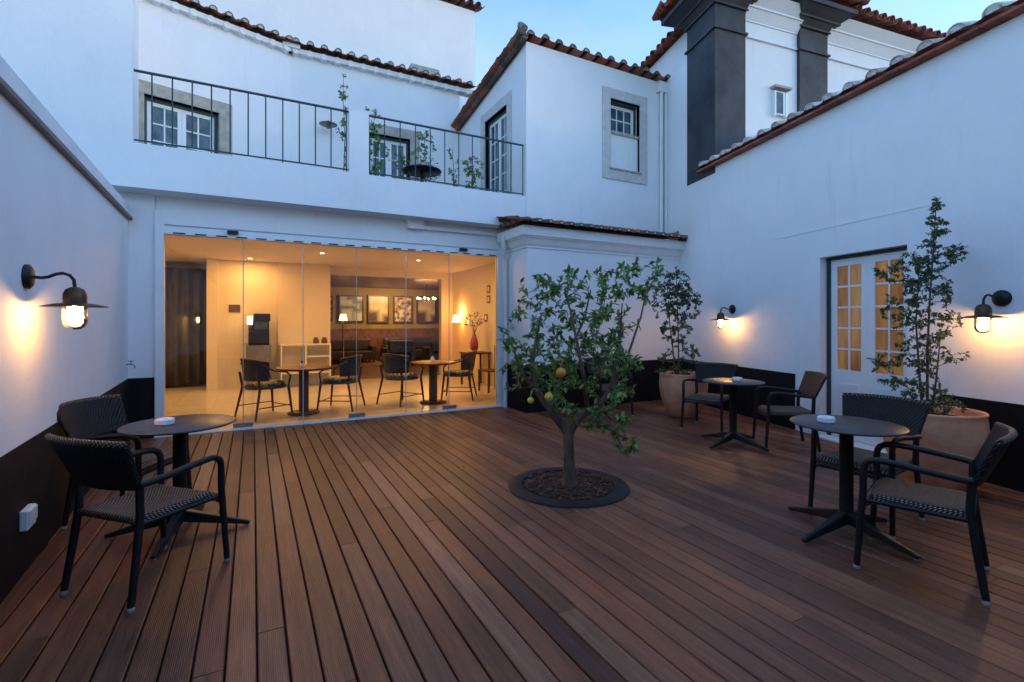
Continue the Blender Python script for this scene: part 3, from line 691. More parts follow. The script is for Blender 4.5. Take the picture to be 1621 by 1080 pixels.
# ------------------------------------------------------------------ doors and windows
def leaf(parent, mat, x0, x1, z0, z1, y, nx, nz, panel, glass='wglass', handle=False, th=.035, st=.07, frame_mat='wpaint'):
    w_ = MB(); zb = z0 + panel
    w_.box(x0, x0 + st, y, y + th, z0, z1, mat).box(x1 - st, x1, y, y + th, z0, z1, mat)
    w_.box(x0 + st, x1 - st, y, y + th, z1 - st, z1, mat)
    if panel > 0:
        w_.box(x0 + st, x1 - st, y, y + th, z0, zb + st, mat)
        w_.box(x0 + st + .03, x1 - st - .03, y - .01, y + .001, z0 + .10, zb - .08, mat)
    else: w_.box(x0 + st, x1 - st, y, y + th, z0, z0 + st, mat); 
    a0, a1, b0, b1 = x0 + st, x1 - st, zb + st, z1 - st
    for i in range(1, nx):
        xx = a0 + (a1 - a0) * i / nx; w_.box(xx - .011, xx + .011, y + .004, y + th - .004, b0, b1, mat)
    for j in range(1, nz):
        zz = b0 + (b1 - b0) * j / nz; w_.box(a0, a1, y + .006, y + th - .006, zz - .011, zz + .011, mat)
    o = w_.build('door_leaf' if panel > 0 else 'sash', frame_mat, parent)
    MB().box(a0, a1, y + th * .5 - .003, y + th * .5 + .003, b0, b1, mat).build('pane', glass, o)
    if handle: MB().tube([mat @ Vector((x0 + .035, y, z0 + 1.0)), mat @ Vector((x0 + .035, y - .05, z0 + 1.0)), mat @ Vector((x0 + .13, y - .05, z0 + 1.0))], .008).build('handle', 'grey', o)
    return o
def surround(parent, mat, x0, x1, z0, z1, wd, y0, y1, sill=False, m='stone', name='surround'):
    w_ = MB().box(x0 - wd, x0, y0, y1, z0, z1 + wd, mat).box(x1, x1 + wd, y0, y1, z0, z1 + wd, mat).box(x0, x1, y0, y1, z1, z1 + wd, mat)
    if sill: w_.box(x0, x1, y0, y1, z0, z0 + wd, mat)
    return w_.build(name, m, parent)

# balcony back wall: straight part and turned part
vb = 10.3; k0 = Vector((.643, vb)); a_ = R(16.5); kd = Vector((-math.cos(a_), -math.sin(a_)))
F2 = frame((k0.x + kd.x * 4.0, k0.y + kd.y * 4.0), (-kd.x, -kd.y))   # local x to the right, y away
def seg2x(u): return 4.0 - (k0.x - u) / math.cos(a_)
h1 = (2.12, 2.98, 3.2, 5.36)
xl, xr = seg2x(-1.532), seg2x(-.517)
bw = wallmb(ID, .643, 4.125, 3.2, 6.66, vb, vb + .3, [h1])
wallmb(F2, 0, 4.0, 3.2, 6.66, 0, .3, [(xl, xr, 3.2, 5.10)], bw)
bw.build('upper_wall', 'white', mw)
o_ = surround(mw, ID, h1[0], h1[1], 3.2, h1[3], .2, vb - .02, vb + .1)
o_ = surround(mw, F2, xl, xr, 3.2, 5.10, .2, -.02, .1)
for mt, a, b_, zt in ((ID @ Matrix.Translation((0, vb, 0)), h1[0], h1[1], h1[3]), (F2, xl, xr, 5.10)):
    MB().box(a, a + .05, .10, .16, 3.21, zt, mt).box(b_ - .05, b_, .10, .16, 3.21, zt, mt).box(a + .05, b_ - .05, .10, .16, zt - .06, zt, mt).build('door_frame', 'dgreen', mw)
    c_ = (a + b_) / 2
    leaf(mw, mt, a + .05, c_, 3.22, zt - .06, .12, 2, 5, .3, st=.06)
    leaf(mw, mt, c_ + .002, b_ - .05, 3.22, zt - .06, .12, 2, 5, .3, st=.06)
# eave cornice (whitewashed scallops) and tiles
for mt, a, b_ in ((ID @ Matrix.Translation((0, vb, 0)), .60, 4.4), (F2, -1.0, 4.02)):
    sc_ = MB()
    n = int((b_ - a) / .24)
    for i in range(n):
        x = a + (i + .5) * (b_ - a) / n
        sc_.tube([mt @ Vector((x, .02, 6.62)), mt @ Vector((x, -.12, 6.635))], .062, 10)
    sc_.box(a, b_, -.10, .1, 6.60, 6.69, mt)
    sc_.build('scalloped_cornice', 'white', mw)
    A = mt @ Vector((a, -.22, 6.70)); B = mt @ Vector((b_, -.22, 6.70)); S = mt.to_3x3() @ Vector((0, 1, .36))
    tl_ = tiles(A, B, S, 9, .25, r=.066, cover=TC_OLD, pan=TC_RED, ph=.45, pr=.085, fill=TC_MOR)
    tl_.build('tile_roof', 'tile', mw)
tag(MB().box(3.3, 4.0, 11.3, 12.0, 6.9, 7.55).build('roof_hatch', 'stone'), 'small grey roof box among the balcony wing tiles', 'roof box')
MB().box(.55, .74, vb - .10, vb + .02, 6.60, 6.69).box(.50, .80, vb - .16, vb + .02, 6.66, 6.735).build('cornice_joint', 'white', mw)
# railings
def railing(x0, x1, n, lb, endpost):
    t = thing('balcony_railing', lb, 'railing', (0, 0, 0), 0, 'green iron railings of the balcony')
    y = VP + .06
    MB().box(x0, x1, y - .018, y + .018, 4.468, 4.488).build('top_rail', 'rail', t)
    MB().box(x0, x1, y - .012, y + .012, 3.635, 3.650).build('bottom_rail', 'rail', t)
    for i in range(n):
        x = x0 + (x1 - x0) * (i + (.0 if endpost else 1)) / (n if not endpost else n - 1) - (0 if endpost else .03)
        x = min(max(x, x0 + .01), x1 - .01)
        MB().tube([(x, y, 3.596 if i % 4 == 3 else 3.645), (x, y, 4.47)], .0085, 8).build('baluster', 'rail', t)
railing(-1.262, 1.218, 12, 'long green iron railing of the balcony left of the white pier', False)
railing(1.497, 4.10, 12, 'green iron railing of the balcony right of the white pier', True)

# ------------------------------------------------------------------ corner block (upper right)
cb = thing('corner_block', 'white upper block with brown tiled roof edge right of the balcony', 'building')
XR = 7.36
wb = wallmb(ID, 4.125, XR + .1, 3.0, 6.24, VP, VP + .25, [(5.93, 6.66, 4.34, 5.66)])
SD = frame((4.125, 10.3), (0, -1))     # side wall, local x toward the camera, local y away from balcony (+u)
dx0, dx1 = 10.3 - 8.94, 10.3 - 7.97
wallmb(SD, 0, 2.78, 3.2, 5.78, 0, .25, [(dx0, dx1, 3.2, 5.45)], wb)
wb.add([SD @ Vector(p) for p in [(0, 0, 5.78), (2.779, 0, 5.78), (2.779, 0, 6.20), (0, .25, 5.78), (2.779, .25, 5.78), (2.779, .25, 6.20)]], [(0, 1, 2), (5, 4, 3), (0, 2, 5, 3), (1, 4, 5, 2)])
wb.build('wall', 'white', cb)
surround(cb, SD, dx0, dx1, 3.2, 5.45, .18, -.02, .1, m='stonep')
MB().box(dx0, dx0 + .05, .06, .14, 3.21, 5.45, SD).box(dx1 - .05, dx1, .06, .14, 3.21, 5.45, SD).box(dx0 + .05, dx1 - .05, .06, .14, 5.38, 5.45, SD).build('door_frame', 'dgreen', cb)
c_ = (dx0 + dx1) / 2
leaf(cb, SD, dx0 + .05, c_, 3.22, 5.38, .08, 2, 5, .3, st=.06); leaf(cb, SD, c_ + .002, dx1 - .05, 3.22, 5.38, .08, 2, 5, .3, st=.06)
WM = Matrix.Translation((0, VP, 0))
surround(cb, WM, 5.93, 6.66, 4.14, 5.66, .185, -.025, .08, True, m='stonep')
MB().box(5.93, 6.66, .05, .2, 4.33, 5.02, WM).build('infill', 'white', cb)
MB().box(5.93, 6.66, .02, .2, 5.02, 5.07, WM).box(5.90, 6.69, -.05, .02, 4.325, 4.35, WM).build('sill', 'stone', cb)
MB().box(5.93, 5.97, .10, .18, 5.07, 5.66, WM).box(6.62, 6.66, .10, .18, 5.07, 5.66, WM).box(5.97, 6.62, .10, .18, 5.61, 5.66, WM).build('window_frame', 'dgreen', cb)
leaf(cb, WM, 5.97, 6.62, 5.07, 5.61, .13, 3, 2, 0, st=.06)
rt = tiles((4.02, VP - .12, 6.27), (XR + .12, VP - .12, 6.27), (0, 1, -.155), 10, .30, r=.074, cover=TC_OLD, pan=TC_RED, ph=.5, pr=.105, fill=TC_MOSS)
rt.build('tile_roof', 'tile', cb)
vt = MB(); y = VP - .08
while y < 10.45:
    z = 6.27 - (y - VP) * .155 + .04; c = random.choice(TC_OLD)
    jx = random.uniform(-.012, .012)
    vt.tube([(4.0 + jx, y, z + .03), (4.01 + jx, y + .33, z - .05)], [.082, .058], 10, c=random.choice(TC_OLD))
    for q_ in (0, .135): vt.tube([(4.05 + random.uniform(-.015, .015), y + q_, z - .045 - q_ * .155), (4.05, y + q_ + .15, z - .09 - q_ * .155)], [.062, .040], 8, c=random.choice(TC_RED + TC_OLD))
    y += .27
vt.tube([(4.02, VP - .12, 6.36), (4.0, VP - .02, 6.47), (4.0, VP + .02, 6.52)], [.07, .06, .03], 8, c=(.2, .2, .2))
vt.build('verge_tiles', 'tile', cb)
for xx in (7.19, 7.31):
    MB().tube([(xx - .0, VP - .05, 3.12), (xx, VP - .05, 6.02)], .035, 12).build('downpipe', 'pipe', cb)
MB().box(7.10, XR + .02, VP - .09, VP - .001, 6.02, 6.06).box(7.12, XR, VP - .07, VP - .001, 6.06, 6.24).build('pipe_head', 'pipe', cb)

# ------------------------------------------------------------------ lean-to below it
VE = 6.78
lt = thing('lean_to', 'single storey white lean-to with red tiled eave and moulded cornice', 'building')
RD = Vector((.889, 3.213)).normalized(); RO = (5.889, 1.967)
def rwu(v): return RO[0] + (v - RO[1]) * RD.x / RD.y
MB().box(3.87, rwu(VE) + .3, VE, VE + .25, -.1, 3.0).box(3.87, 4.10, VE + .25, VF - .001, -.1, 3.0).build('wall', 'white', lt)
def ring3(e, z): return [Vector((3.87 - e, VF - .05, z)), Vector((3.87 - e, VE - e, z)), Vector((rwu(VE) + .04, VE - e, z)), Vector((rwu(VE) + .04, VF - .05, z))]
cm = MB()
for e0_, z0_, e1_, z1_ in ((.02, 2.64, .02, 2.665), (.02, 2.665, .05, 2.70), (.05, 2.70, .10, 2.79), (.12, 2.79, .12, 2.815), (.15, 2.815, .17, 2.96)):
    cm.hull(ring3(e0_, z0_), ring3(e1_, z1_))
cm.build('cornice', 'white', lt)
MB().box(3.862, rwu(VE) + .1, VE - .008, VE, -.02, .75).box(3.862, 3.87, VE, VF - .09, -.02, .75).build('painted_band', 'band', lt)
MB().hull([Vector(p) for p in [(3.60, VE - .25, 2.965), (rwu(VE) + .05, VE - .25, 2.965), (rwu(VE) + .05, VP, 3.12), (3.60, VP, 3.12)]],
          [Vector(p) for p in [(3.60, VE - .25, 2.975), (rwu(VE) + .05, VE - .25, 2.975), (rwu(VE) + .05, VP, 3.16), (3.60, VP, 3.16)]]).build('roof_bed', 'tile', lt)
tl_ = tiles((3.64, VE - .27, 2.975), (rwu(VE) + .0, VE - .27, 2.975), (0, 1, .24), 2, .20, rl=.38, r=.05, cover=TC_OLD + TC_RED, pan=TC_RED, ph=.4, pr=.07, fill=TC_MOR)
tl_ = tiles((3.60, VF - .35, 2.975), (3.60, VE - .25, 2.965), (1, 0, .22), 1, .2, rl=.16, r=.045, cover=TC_OLD, pan=TC_RED, mb=tl_, ph=.4, pr=.06)
tl_.build('tile_roof', 'tile', lt)
MB().tube([(3.80, 7.42, 0), (3.80, 7.42, 2.42), (3.77, 7.38, 2.52), (3.70, 7.30, 2.60), (3.70, 7.28, 2.9)], .036, 12).build('downpipe', 'pipe', lt)

# ------------------------------------------------------------------ right wing wall
RW = frame(RO, RD)        # local x away from camera, local y to the LEFT (courtyard side)
def rwx(v): return (v - RO[1]) / RD.y
rw = thing('side_wing', 'long white side wing on the right with red tiled eave and glazed double door', 'building')
d0, d1 = rwx(2.616), rwx(3.64)
xe = rwx(6.07); xc0, xc1 = rwx(5.72), rwx(6.53); xend = rwx(VP)
wr = wallmb(RW, -5.5, rwx(VE) + .02, -.1, 4.08, -.3, 0, [(d0 - .02, d1 + .02, -.1, 2.265)])
wallmb(RW, xe, xend, 4.08, 5.2, -.3, 0, [(xc0 - .5, xc1, 3.98, 5.3)], wr)
wallmb(RW, xc1 + .001, xend + .02, 3.2, 6.3, -.3, -.001, [], wr)
wr.build('wall', 'white', rw)
MB().box(-5.5, d0 - .35, 0, .008, -.02, .745, RW).box(d1 + .42, rwx(VE) - .01, 0, .008, -.02, .752, RW).build('painted_band', 'band', rw)
RM = RW @ Matrix.Rotation(PI, 4, 'Z')   # local x toward camera, y into the wall
e0, e1 = -d1, -d0
MB().box(e0 - .02, e0 + .03, .10, .18, .0, 2.265, RM).box(e1 - .03, e1 + .02, .10, .18, 0, 2.265, RM).box(e0 + .03, e1 - .03, .10, .18, 2.225, 2.265, RM).build('door_frame', 'dgreen', rw)
c_ = (e0 + e1) / 2
leaf(rw, RM, e0 + .03, c_ - .001, .03, 2.225, .12, 2, 5, .75, 'litpane', st=.085)
leaf(rw, RM, c_ + .001, e1 - .03, .03, 2.225, .12, 2, 5, .75, 'litpane', True, st=.085)
MB().box(e0 - .02, e1 + .02, -.10, .30, -.05, .022, RM).build('threshold', 'white', rw)
MB().box(e0 - .02, e1 + .02, .22, .3, .022, 2.265, RM).build('backing', 'dark', rw)
A = RW @ Vector((-5.5, .10, 4.13)); B = RW @ Vector((xe, .10, 4.13)); S = RW.to_3x3() @ Vector((0, -1, .30))
tl_ = tiles(A, B, S, 5, .285, rl=.40, r=.085, cover=TC_WHT, pan=TC_RED, ph=.3, pr=.09, ch=.8, fill=TC_WHT)
tl_.build('tile_roof', 'tile', rw)
ut = MB(); n_ = 54; Lr = xe + 5.5
for i in range(n_):
    a0 = -5.5 + Lr * i / n_; z_ = 4.085 + random.uniform(-.003, .003)
    ut.box(a0 + .003, a0 + Lr / n_ - .003, -.05, .115 + random.uniform(-.006, .006), z_, z_ + .022, RW, c=random.choice(TC_RED))
    ut.box(a0 + .003, a0 + Lr / n_ - .003, -.05, .085, z_ + .024, z_ + .045, RW, c=random.choice(TC_RED))
ut.build('under_tiles', 'tile', rw)
MB().box(rwx(2.35), rwx(4.35), -.002, .005, 2.62, 2.64, RW).build('plaster_ridge', 'white', rw)

# ------------------------------------------------------------------ pilastered house behind
hs = thing('pilastered_house', 'tall white house with charcoal pilasters and red tiled eaves behind the side wing', 'building')
K = RW @ Vector((xc0, 0, 0)); bd = R(7.55)
W2 = frame((K.x, K.y), (math.cos(bd), -math.sin(bd)))       # local x to the right, local y away
hw = MB()
hw.prism([(W2 @ Vector((.3, .06, 0))).xy, (W2 @ Vector((12, .06, 0))).xy, (W2 @ Vector((12, 7, 0))).xy, (RW @ Vector((xc0 + 4.2, -.25, 0))).xy, (RW @ Vector((xc1 - .2, -.25, 0))).xy], 3.5, 7.15)
hw.build('wall', 'white', hs)
def pil(x0, x1, zb, zt, depth, side=None):
    if side: pts = side
    else: pts = [(W2 @ Vector(p)).xy for p in ((x0, 0, 0), (x1, 0, 0), (x1, depth, 0), (x0, depth, 0))]
    o = MB().prism([tuple(p) for p in pts], zb, zt).build('pilaster', 'pil', hs)
    return pts, o
def offset(pts, e):
    n = len(pts); out = []; pts = [Vector(p) for p in pts]
    for i in range(n):
        a = pts[i - 1]; b_ = pts[i]; c = pts[(i + 1) % n]
        d1_ = (b_ - a).normalized(); d2_ = (c - b_).normalized()
        n1 = Vector((d1_.y, -d1_.x)); n2 = Vector((d2_.y, -d2_.x)); m_ = (n1 + n2).normalized()
        out.append(b_ + m_ * (e / max(.4, m_.dot(n1))))
    return out
def capital(pts, o):
    m_ = MB()
    def lay(e0_, z0_, e1_, z1_):
        m_.hull([Vector((*p, z0_)) for p in offset(pts, e0_)], [Vector((*p, z1_)) for p in offset(pts, e1_)])
    lay(.035, 6.44, .035, 6.475); lay(.04, 6.86, .04, 6.90); lay(.04, 6.90, .12, 6.98); lay(.15, 6.98, .15, 7.02); lay(.15, 7.02, .30, 7.12); lay(.34, 7.12, .34, 7.20)
    m_.build('capital', 'pil', o)
    q = offset(pts, .42); tm = MB()
    for i in range(len(q)):
        a = q[i]; b_ = q[(i + 1) % len(q)]; d_ = (b_ - a).normalized(); nn = Vector((-d_.y, d_.x))
        tiles((a.x, a.y, 7.24), (b_.x, b_.y, 7.24), (nn.x, nn.y, .35), 1, .22, rl=.34, r=.08, cover=TC_RED, pan=TC_RED, mb=tm)
    tm.hull([Vector((*p, 7.22)) for p in offset(pts, .36)], [Vector((*p, 7.40)) for p in offset(pts, .02)], c=(.3, .08, .05))
    tm.build('tile_cap', 'tile', o)
sidepts = [(RW @ Vector((xc1, .004, 0))).xy, (RW @ Vector((xc0, .004, 0))).xy, (W2 @ Vector((.665, 0, 0))).xy, (RW @ Vector((xc1, -.7, 0))).xy]
p1, o1 = pil(0, 0, 3.98, 6.9, 0, sidepts); capital(p1, o1)
p2, o2 = pil(1.955, 2.67, 3.6, 6.9, .3); capital(p2, o2)
sd = [(RW @ Vector((xc1 - .1, -.24, 0))).xy, (RW @ Vector((xc1 - .1, -.24, 0))).xy]
mm = MB()
for a_0, a_1 in ((.67, 1.95), (2.675, 12)):
    mm.box(a_0, a_1, .02, .08, 6.445, 6.468, W2)
    for e0_, z0_, e1_, z1_ in ((.04, 6.74, .04, 6.77), (.035, 6.77, -.06, 6.92), (-.08, 6.92, -.08, 6.96), (-.085, 6.96, -.22, 7.10)):
        mm.hull([W2 @ Vector(p) for p in ((a_0, e0_, z0_), (a_1, e0_, z0_), (a_1, .1, z0_), (a_0, .1, z0_))], [W2 @ Vector(p) for p in ((a_0, e1_, z1_), (a_1, e1_, z1_), (a_1, .1, z1_), (a_0, .1, z1_))])
mm.build('cornice', 'white', hs)
tm = tiles(W2 @ Vector((2.9, -.32, 7.14)), W2 @ Vector((12, -.32, 7.14)), W2.to_3x3() @ Vector((0, 1, .4)), 6, .23, cover=TC_RED, pan=TC_RED)
tm.build('tile_roof', 'tile', hs)
tiles(W2 @ Vector((.8, -.32, 7.14)), W2 @ Vector((1.9, -.32, 7.14)), W2.to_3x3() @ Vector((0, 1, .4)), 6, .23, cover=TC_RED, pan=TC_RED).build('tile_roof', 'tile', hs)
A = RW @ Vector((xc1 - .1, -.08, 7.12)); B = RW @ Vector((xc0 + 4.2, -.08, 7.12)); S = RW.to_3x3() @ Vector((0, -1, .4))
tiles(A, B, S, 6, .23, cover=TC_RED, pan=TC_RED).build('tile_roof', 'tile', hs)
wn = MB().box(1.37, 1.60, .0, .058, 5.18, 5.60, W2).box(1.60, 1.66, -.01, .058, 5.15, 5.60, W2).box(1.34, 1.37, -.01, .058, 5.15, 5.60, W2).build('window_frame', 'wpaint', hs)
MB().box(1.385, 1.545, -.004, -.0005, 5.20, 5.58, W2).build('pane', 'wglass', wn)
MB().box(1.30, 1.70, -.06, .058, 5.64, 5.68, W2).build('window_hood', 'stone', hs)

# ------------------------------------------------------------------ tall house behind balcony
th = thing('tall_house', 'plain tall white gable wall with tiled edge rising behind the balcony', 'building')
MB().box(-9, 5.59, 12.8, 20, 3.3, 10.28).build('wall', 'white', th)
tiles((-9, 12.65, 10.32), (5.75, 12.65, 10.32), (0, 1, .35), 4, .24, cover=TC_OLD, pan=TC_RED).build('tile_roof', 'tile', th)

# ------------------------------------------------------------------ lanterns
def lantern_proto():
    t = thing('wall_lantern', '', 'lamp', (0, 0, 0), 0, 'black swan neck lanterns on the courtyard walls')
    # local: wall at y=0, lamp toward -y
    m_ = MB()
    q_ = MB().lathe([(.072, 0), (.072, .018), (.055, .03), (.02, .036), (0, .036)], 28)
    m_.add([Matrix.Rotation(R(90), 4, 'X') @ Vector(v) for v in q_.v], q_.f, smooth=True)
    m_.build('wall_plate', 'iron', t)
    pts = [(0, -.03, 0), (0, -.07, -.004), (0, -.10, .003), (0, -.135, .022), (0, -.165, .028), (0, -.195, .018), (0, -.215, -.01), (0, -.22, -.06)]
    MB().tube(pts, .0095, 10).build('arm', 'iron', t)
    o = (0, -.22, -.158)
    MB().lathe([(0, .105), (.02, .105), (.045, .09), (.056, .065), (.058, .03), (.058, -.004)], 28, o).build('cap', 'rust', t)
    MB().lathe([(.058, .008), (.10, .003), (.160, -.012), (.160, -.016), (.10, -.003), (.05, .002)], 40, o).build('shade', 'rust', t)
    j = MB().lathe([(.056, -.004), (.060, -.04), (.062, -.085), (.058, -.115), (.046, -.138), (.026, -.150), (0, -.154)], 28, o).build('glass_jar', 'jar', t)
    MB().lathe([(.012, -.01), (.014, -.03), (.024, -.048), (.031, -.068), (.029, -.088), (.018, -.103), (0, -.108)], 16, o).build('bulb', 'bulb', j)
    return t
lp = lantern_proto()
def place_lamp(o, p, nrm, lb):
    o.location = p; o.rotation_euler = (0, 0, math.atan2(nrm[1], nrm[0]) + PI / 2); o['label'] = lb
nL = (LW.to_3x3() @ Vector((0, -1, 0))); nR = (RW.to_3x3() @ Vector((0, 1, 0)))
place_lamp(lp, LW @ Vector((.385, 0, 1.715)), nL, 'lit black swan neck lantern on the left courtyard wall')
place_lamp(dup(lp), RW @ Vector((rwx(5.283), 0, 1.655)), nR, 'lit black swan neck lantern on the right wall between potted tree and door')
place_lamp(dup(lp), RW @ Vector((rwx(1.79), 0, 1.66)), nR, 'lit black swan neck lantern nearest the camera on the right wall')
# unlit balcony lamp
t = thing('balcony_lamp', 'small unlit grey disc lamp on the balcony back wall', 'lamp', (1.30, 10.3, 5.32))
MB().tube([(0, 0, .02), (0, -.1, .05), (0, -.2, .06), (0, -.22, 0)], .01).build('arm', 'grey', t)
MB().lathe([(0, .04), (.04, .03), (.05, 0), (.17, -.03), (.05, -.02), (.04, -.1), (0, -.12)], 24, (0, -.22, 0)).build('shade', 'grey', t)

# ------------------------------------------------------------------ terrace tables
def terrace_table():
    t = thing('terrace_table', '', 'table', (0, 0, 0), 0, 'round black terrace tables')
    MB().lathe([(0, .735), (.325, .735), (.34, .742), (.34, .748), (.335, .752), (0, .752)], 56).build('table_top', 'tabletop', t)
    MB().lathe([(.05, .10), (.042, .13), (.042, .715), (.06, .72), (.12, .734)], 24).build('column', 'iron', t)
    for i in range(4):
        a = i * PI / 2; mt = Matrix.Rotation(a, 4, 'Z')
        lo = [mt @ Vector(p) for p in ((.02, -.035, .075), (.43, -.017, .008), (.43, .017, .008), (.02, .035, .075))]
        hi = [mt @ Vector(p) for p in ((.02, -.028, .155), (.44, -.012, .03), (.44, .012, .03), (.02, .028, .155))]
        f_ = MB().hull(lo, hi).build('foot', 'iron', t, bevel=.006)
        MB().lathe([(.015, 0), (.017, .01)], 12, tuple(mt @ Vector((.42, 0, 0)))).build('glide', 'glide', f_)
    return t
tt = terrace_table()
def ptab(o, x, y, rz, lb): o.location = (x, y, 0); o.rotation_euler = (0, 0, rz); o['label'] = lb
ptab(tt, -.445, 4.07, R(-12), 'round black terrace table beside the left wall')
ptab(dup(tt), 3.61, 1.90, R(-5), 'round black terrace table at the front right')
ptab(dup(tt), 5.03, 3.90, R(5), 'round black terrace table before the far right lantern')
def ashtray(x, y, rz, lb):
    t = thing('ashtray', lb, 'ashtray', (x, y, .7525), rz, 'white ashtrays on the terrace tables')
    MB().lathe([(.052, 0), (.058, .006), (.058, .034), (.052, .040), (.040, .040), (.036, .014), (0, .012)], 8, smooth=False).build('bowl', 'ceramic', t, bevel=.004)
ashtray(-.53, 4.06, .3, 'white octagonal ashtray on the left terrace table')
ashtray(3.53, 1.99, .1, 'white octagonal ashtray on the front right terrace table')
ashtray(5.09, 3.89, .4, 'white octagonal ashtray on the far right terrace table')

# ------------------------------------------------------------------ woven armchairs
def armchair():
    t = thing('woven_armchair', '', 'chair', (0, 0, 0), 0, 'black woven armchairs on the terrace')
    for s in (-1, 1):
        lg_ = MB().tube([(s * .262, .265, .012), (s * .255, .25, .25), (s * .25, .235, .46), (s * .25, .235, .575)], [.0165, .018, .019, .019], 12).build('leg', 'iron', t)
        MB().lathe([(.017, 0), (.019, .015), (.016, .022)], 12, (s * .262, .265, 0)).build('foot_cap', 'glide', lg_)
        lg_ = MB().tube([(s * .252, -.285, .012), (s * .24, -.25, .25), (s * .232, -.225, .45), (s * .235, -.23, .62)], [.0165, .019, .02, .019], 12).build('leg', 'iron', t)
        MB().lathe([(.017, 0), (.019, .015), (.016, .022)], 12, (s * .252, -.285, 0)).build('foot_cap', 'glide', lg_)
        MB().tube([(s * .25, .235, .575), (s * .251, .231, .607), (s * .253, .217, .632), (s * .257, .19, .648), (s * .262, .15, .654), (s * .27, .05, .648), (s * .272, -.08, .634), (s * .262, -.19, .622), (s * .245, -.232, .617)], .0185, 12).build('arm', 'iron', t)
    MB().tube([(-.235, .235, .405), (.235, .235, .405)], .011, 8).tube([(-.22, -.21, .405), (.22, -.21, .405)], .011, 8).tube([(-.24, .22, .405), (-.225, -.22, .405)], .011, 8).tube([(.24, .22, .405), (.225, -.22, .405)], .011, 8).build('seat_frame', 'iron', t)
    def st(u, v):
        x = (u - .5) * 2; y = (v - .5) * 2
        wv = .235 - .012 * (1 - y) / 2
        z = .447 - .018 * (1 - x * x) * (1 - y * y)
        yy = y * .245
        if v > .86: z -= (v - .86) ** 2 * 2.6
        z -= max(0, abs(x) - .88) ** 2 * 1.6
        return (x * wv, yy + (.0), z)
    MB().grid(st, 22, 22, (0, 0, -.034)).build('seat', 'weave_seat', t)
    def bk(u, v):
        x = (u - .5) * 2; w_ = .245 + .045 * v
        return (x * w_, -.215 - .115 * v - .045 * (1 - x * x) + .012 * v * x * x, .585 + .26 * v + .008 * (1 - x * x) * v)
    bo = MB().grid(bk, 24, 10, (0, -.026, .004)).build('backrest', 'weave_back', t)
    pts = [Vector(bk(i / 24, 1)) + Vector((0, -.013, .002)) for i in range(25)]
    MB().tube(pts, .0175, 8).build('rolled_edge', 'weave_seat', bo)
    return t
ac = armchair()
def pch(o, x, y, rz, lb): o.location = (x, y, 0); o.rotation_euler = (0, 0, R(rz)); o['label'] = lb
pch(ac, -.51, 3.44, -46, 'black woven armchair nearest the camera on the left, back to the viewer')
pch(dup(ac), -.80, 4.60, -118, 'black woven armchair against the left wall behind the round table')
pch(dup(ac), 3.48, 1.43, 18, 'black woven armchair at the front right corner of the terrace')
pch(dup(ac), 4.03, 1.99, 95, 'black woven armchair behind the front right table before the large pot')
pch(dup(ac), 5.46, 3.55, 50, 'black woven armchair beside the glazed door at the far right table')
pch(dup(ac), 5.50, 4.66, 112, 'black woven armchair between far right table and rear potted tree')
pch(dup(ac), 4.97, 6.10, 165, 'black woven armchair half hidden behind the lemon tree')

# ------------------------------------------------------------------ foliage machinery
def grow(limbs, tips, wood, leaves, twig_r, leaf_n, ln, wd, cols, last=.6, min_r=.0022, spread=.75, r0=.012):
    nodes = []
    for path, rads in limbs:
        wood.tube(path, rads, 8)
        for a, b_, ra, rb in zip(path, path[1:], rads, rads[1:]):
            a = Vector(a); b_ = Vector(b_)
            for q in range(4): nodes.append((a.lerp(b_, q / 4), ra + (rb - ra) * q / 4))
    root = Vector(limbs[0][0][-1])
    tips = sorted(tips, key=lambda p: (p - root).length)
    for tp in tips:
        best = min(nodes, key=lambda n: (n[0] - tp).length * (1.0 if n[0].z < tp.z + .02 else 1.7))
        a, ra = best; d = tp - a; l = d.length
        if l < .02: continue
        up = Vector((0, 0, 1)); path = []
        jit = vrand(.04 * l)
        for q in range(6):
            f = q / 5; p = a.lerp(tp, f) + (up * (-.12) * l + jit) * math.sin(f * PI) ; path.append(p)
        r_s = min(ra * .8, twig_r + l * .006)
        rads = [r_s + (min_r - r_s) * (q / 5) for q in range(6)]
        wood.tube(path, rads, 5, caps=False)
        for p, r_ in zip(path[1:], rads[1:]): nodes.append((p, r_))
        n = leaf_n if isinstance(leaf_n, int) else random.randint(*leaf_n)
        for q in range(n):
            f = 1 - last * (random.random() ** 1.2)
            i = min(4, int(f * 5)); p = path[i].lerp(path[i + 1], f * 5 - i)
            dd = (path[i + 1] - path[i]).normalized() * .6 + vrand(spread); dd.z -= .15
            sc_ = random.uniform(.65, 1.2); c = random.choice(cols); g_ = random.uniform(.8, 1.25)
            add_leaf(leaves, p, dd, ln * sc_, wd * sc_, tuple(min(1, x * g_) for x in c))
# ---- lemon tree
lt_ = thing('citrus_tree', 'small citrus tree with a few fruits growing from a round opening in the deck', 'tree')
D0 = 4.29
base = Vector((2.445, 3.558, 0))
fork = at(900, 676, D0)
wood = MB(); lv = MB()
trunk = [(base + Vector((0, 0, -.02)), .068), (base + Vector((0, 0, .03)), .058), (base + Vector((.006, 0, .22)), .050), (base + Vector((-.004, 0, .40)), .048), (fork + Vector((0, 0, -.03)), .055), (fork + Vector((0, 0, .03)), .05)]
limbs = [([p for p, r_ in trunk], [r_ for p, r_ in trunk])]
def limb(pts, r0, r1):
    P = [at(*p) for p in pts]; n = len(P); limbs.append((P, [r0 + (r1 - r0) * i / (n - 1) for i in range(n)]))
limb([(899, 684, D0), (880, 660, D0 - .02), (862, 636, D0 - .05), (848, 615, D0 - .08), (842, 580, D0 - .1), (848, 540, D0 - .1), (856, 500, D0 - .05)], .046, .006)
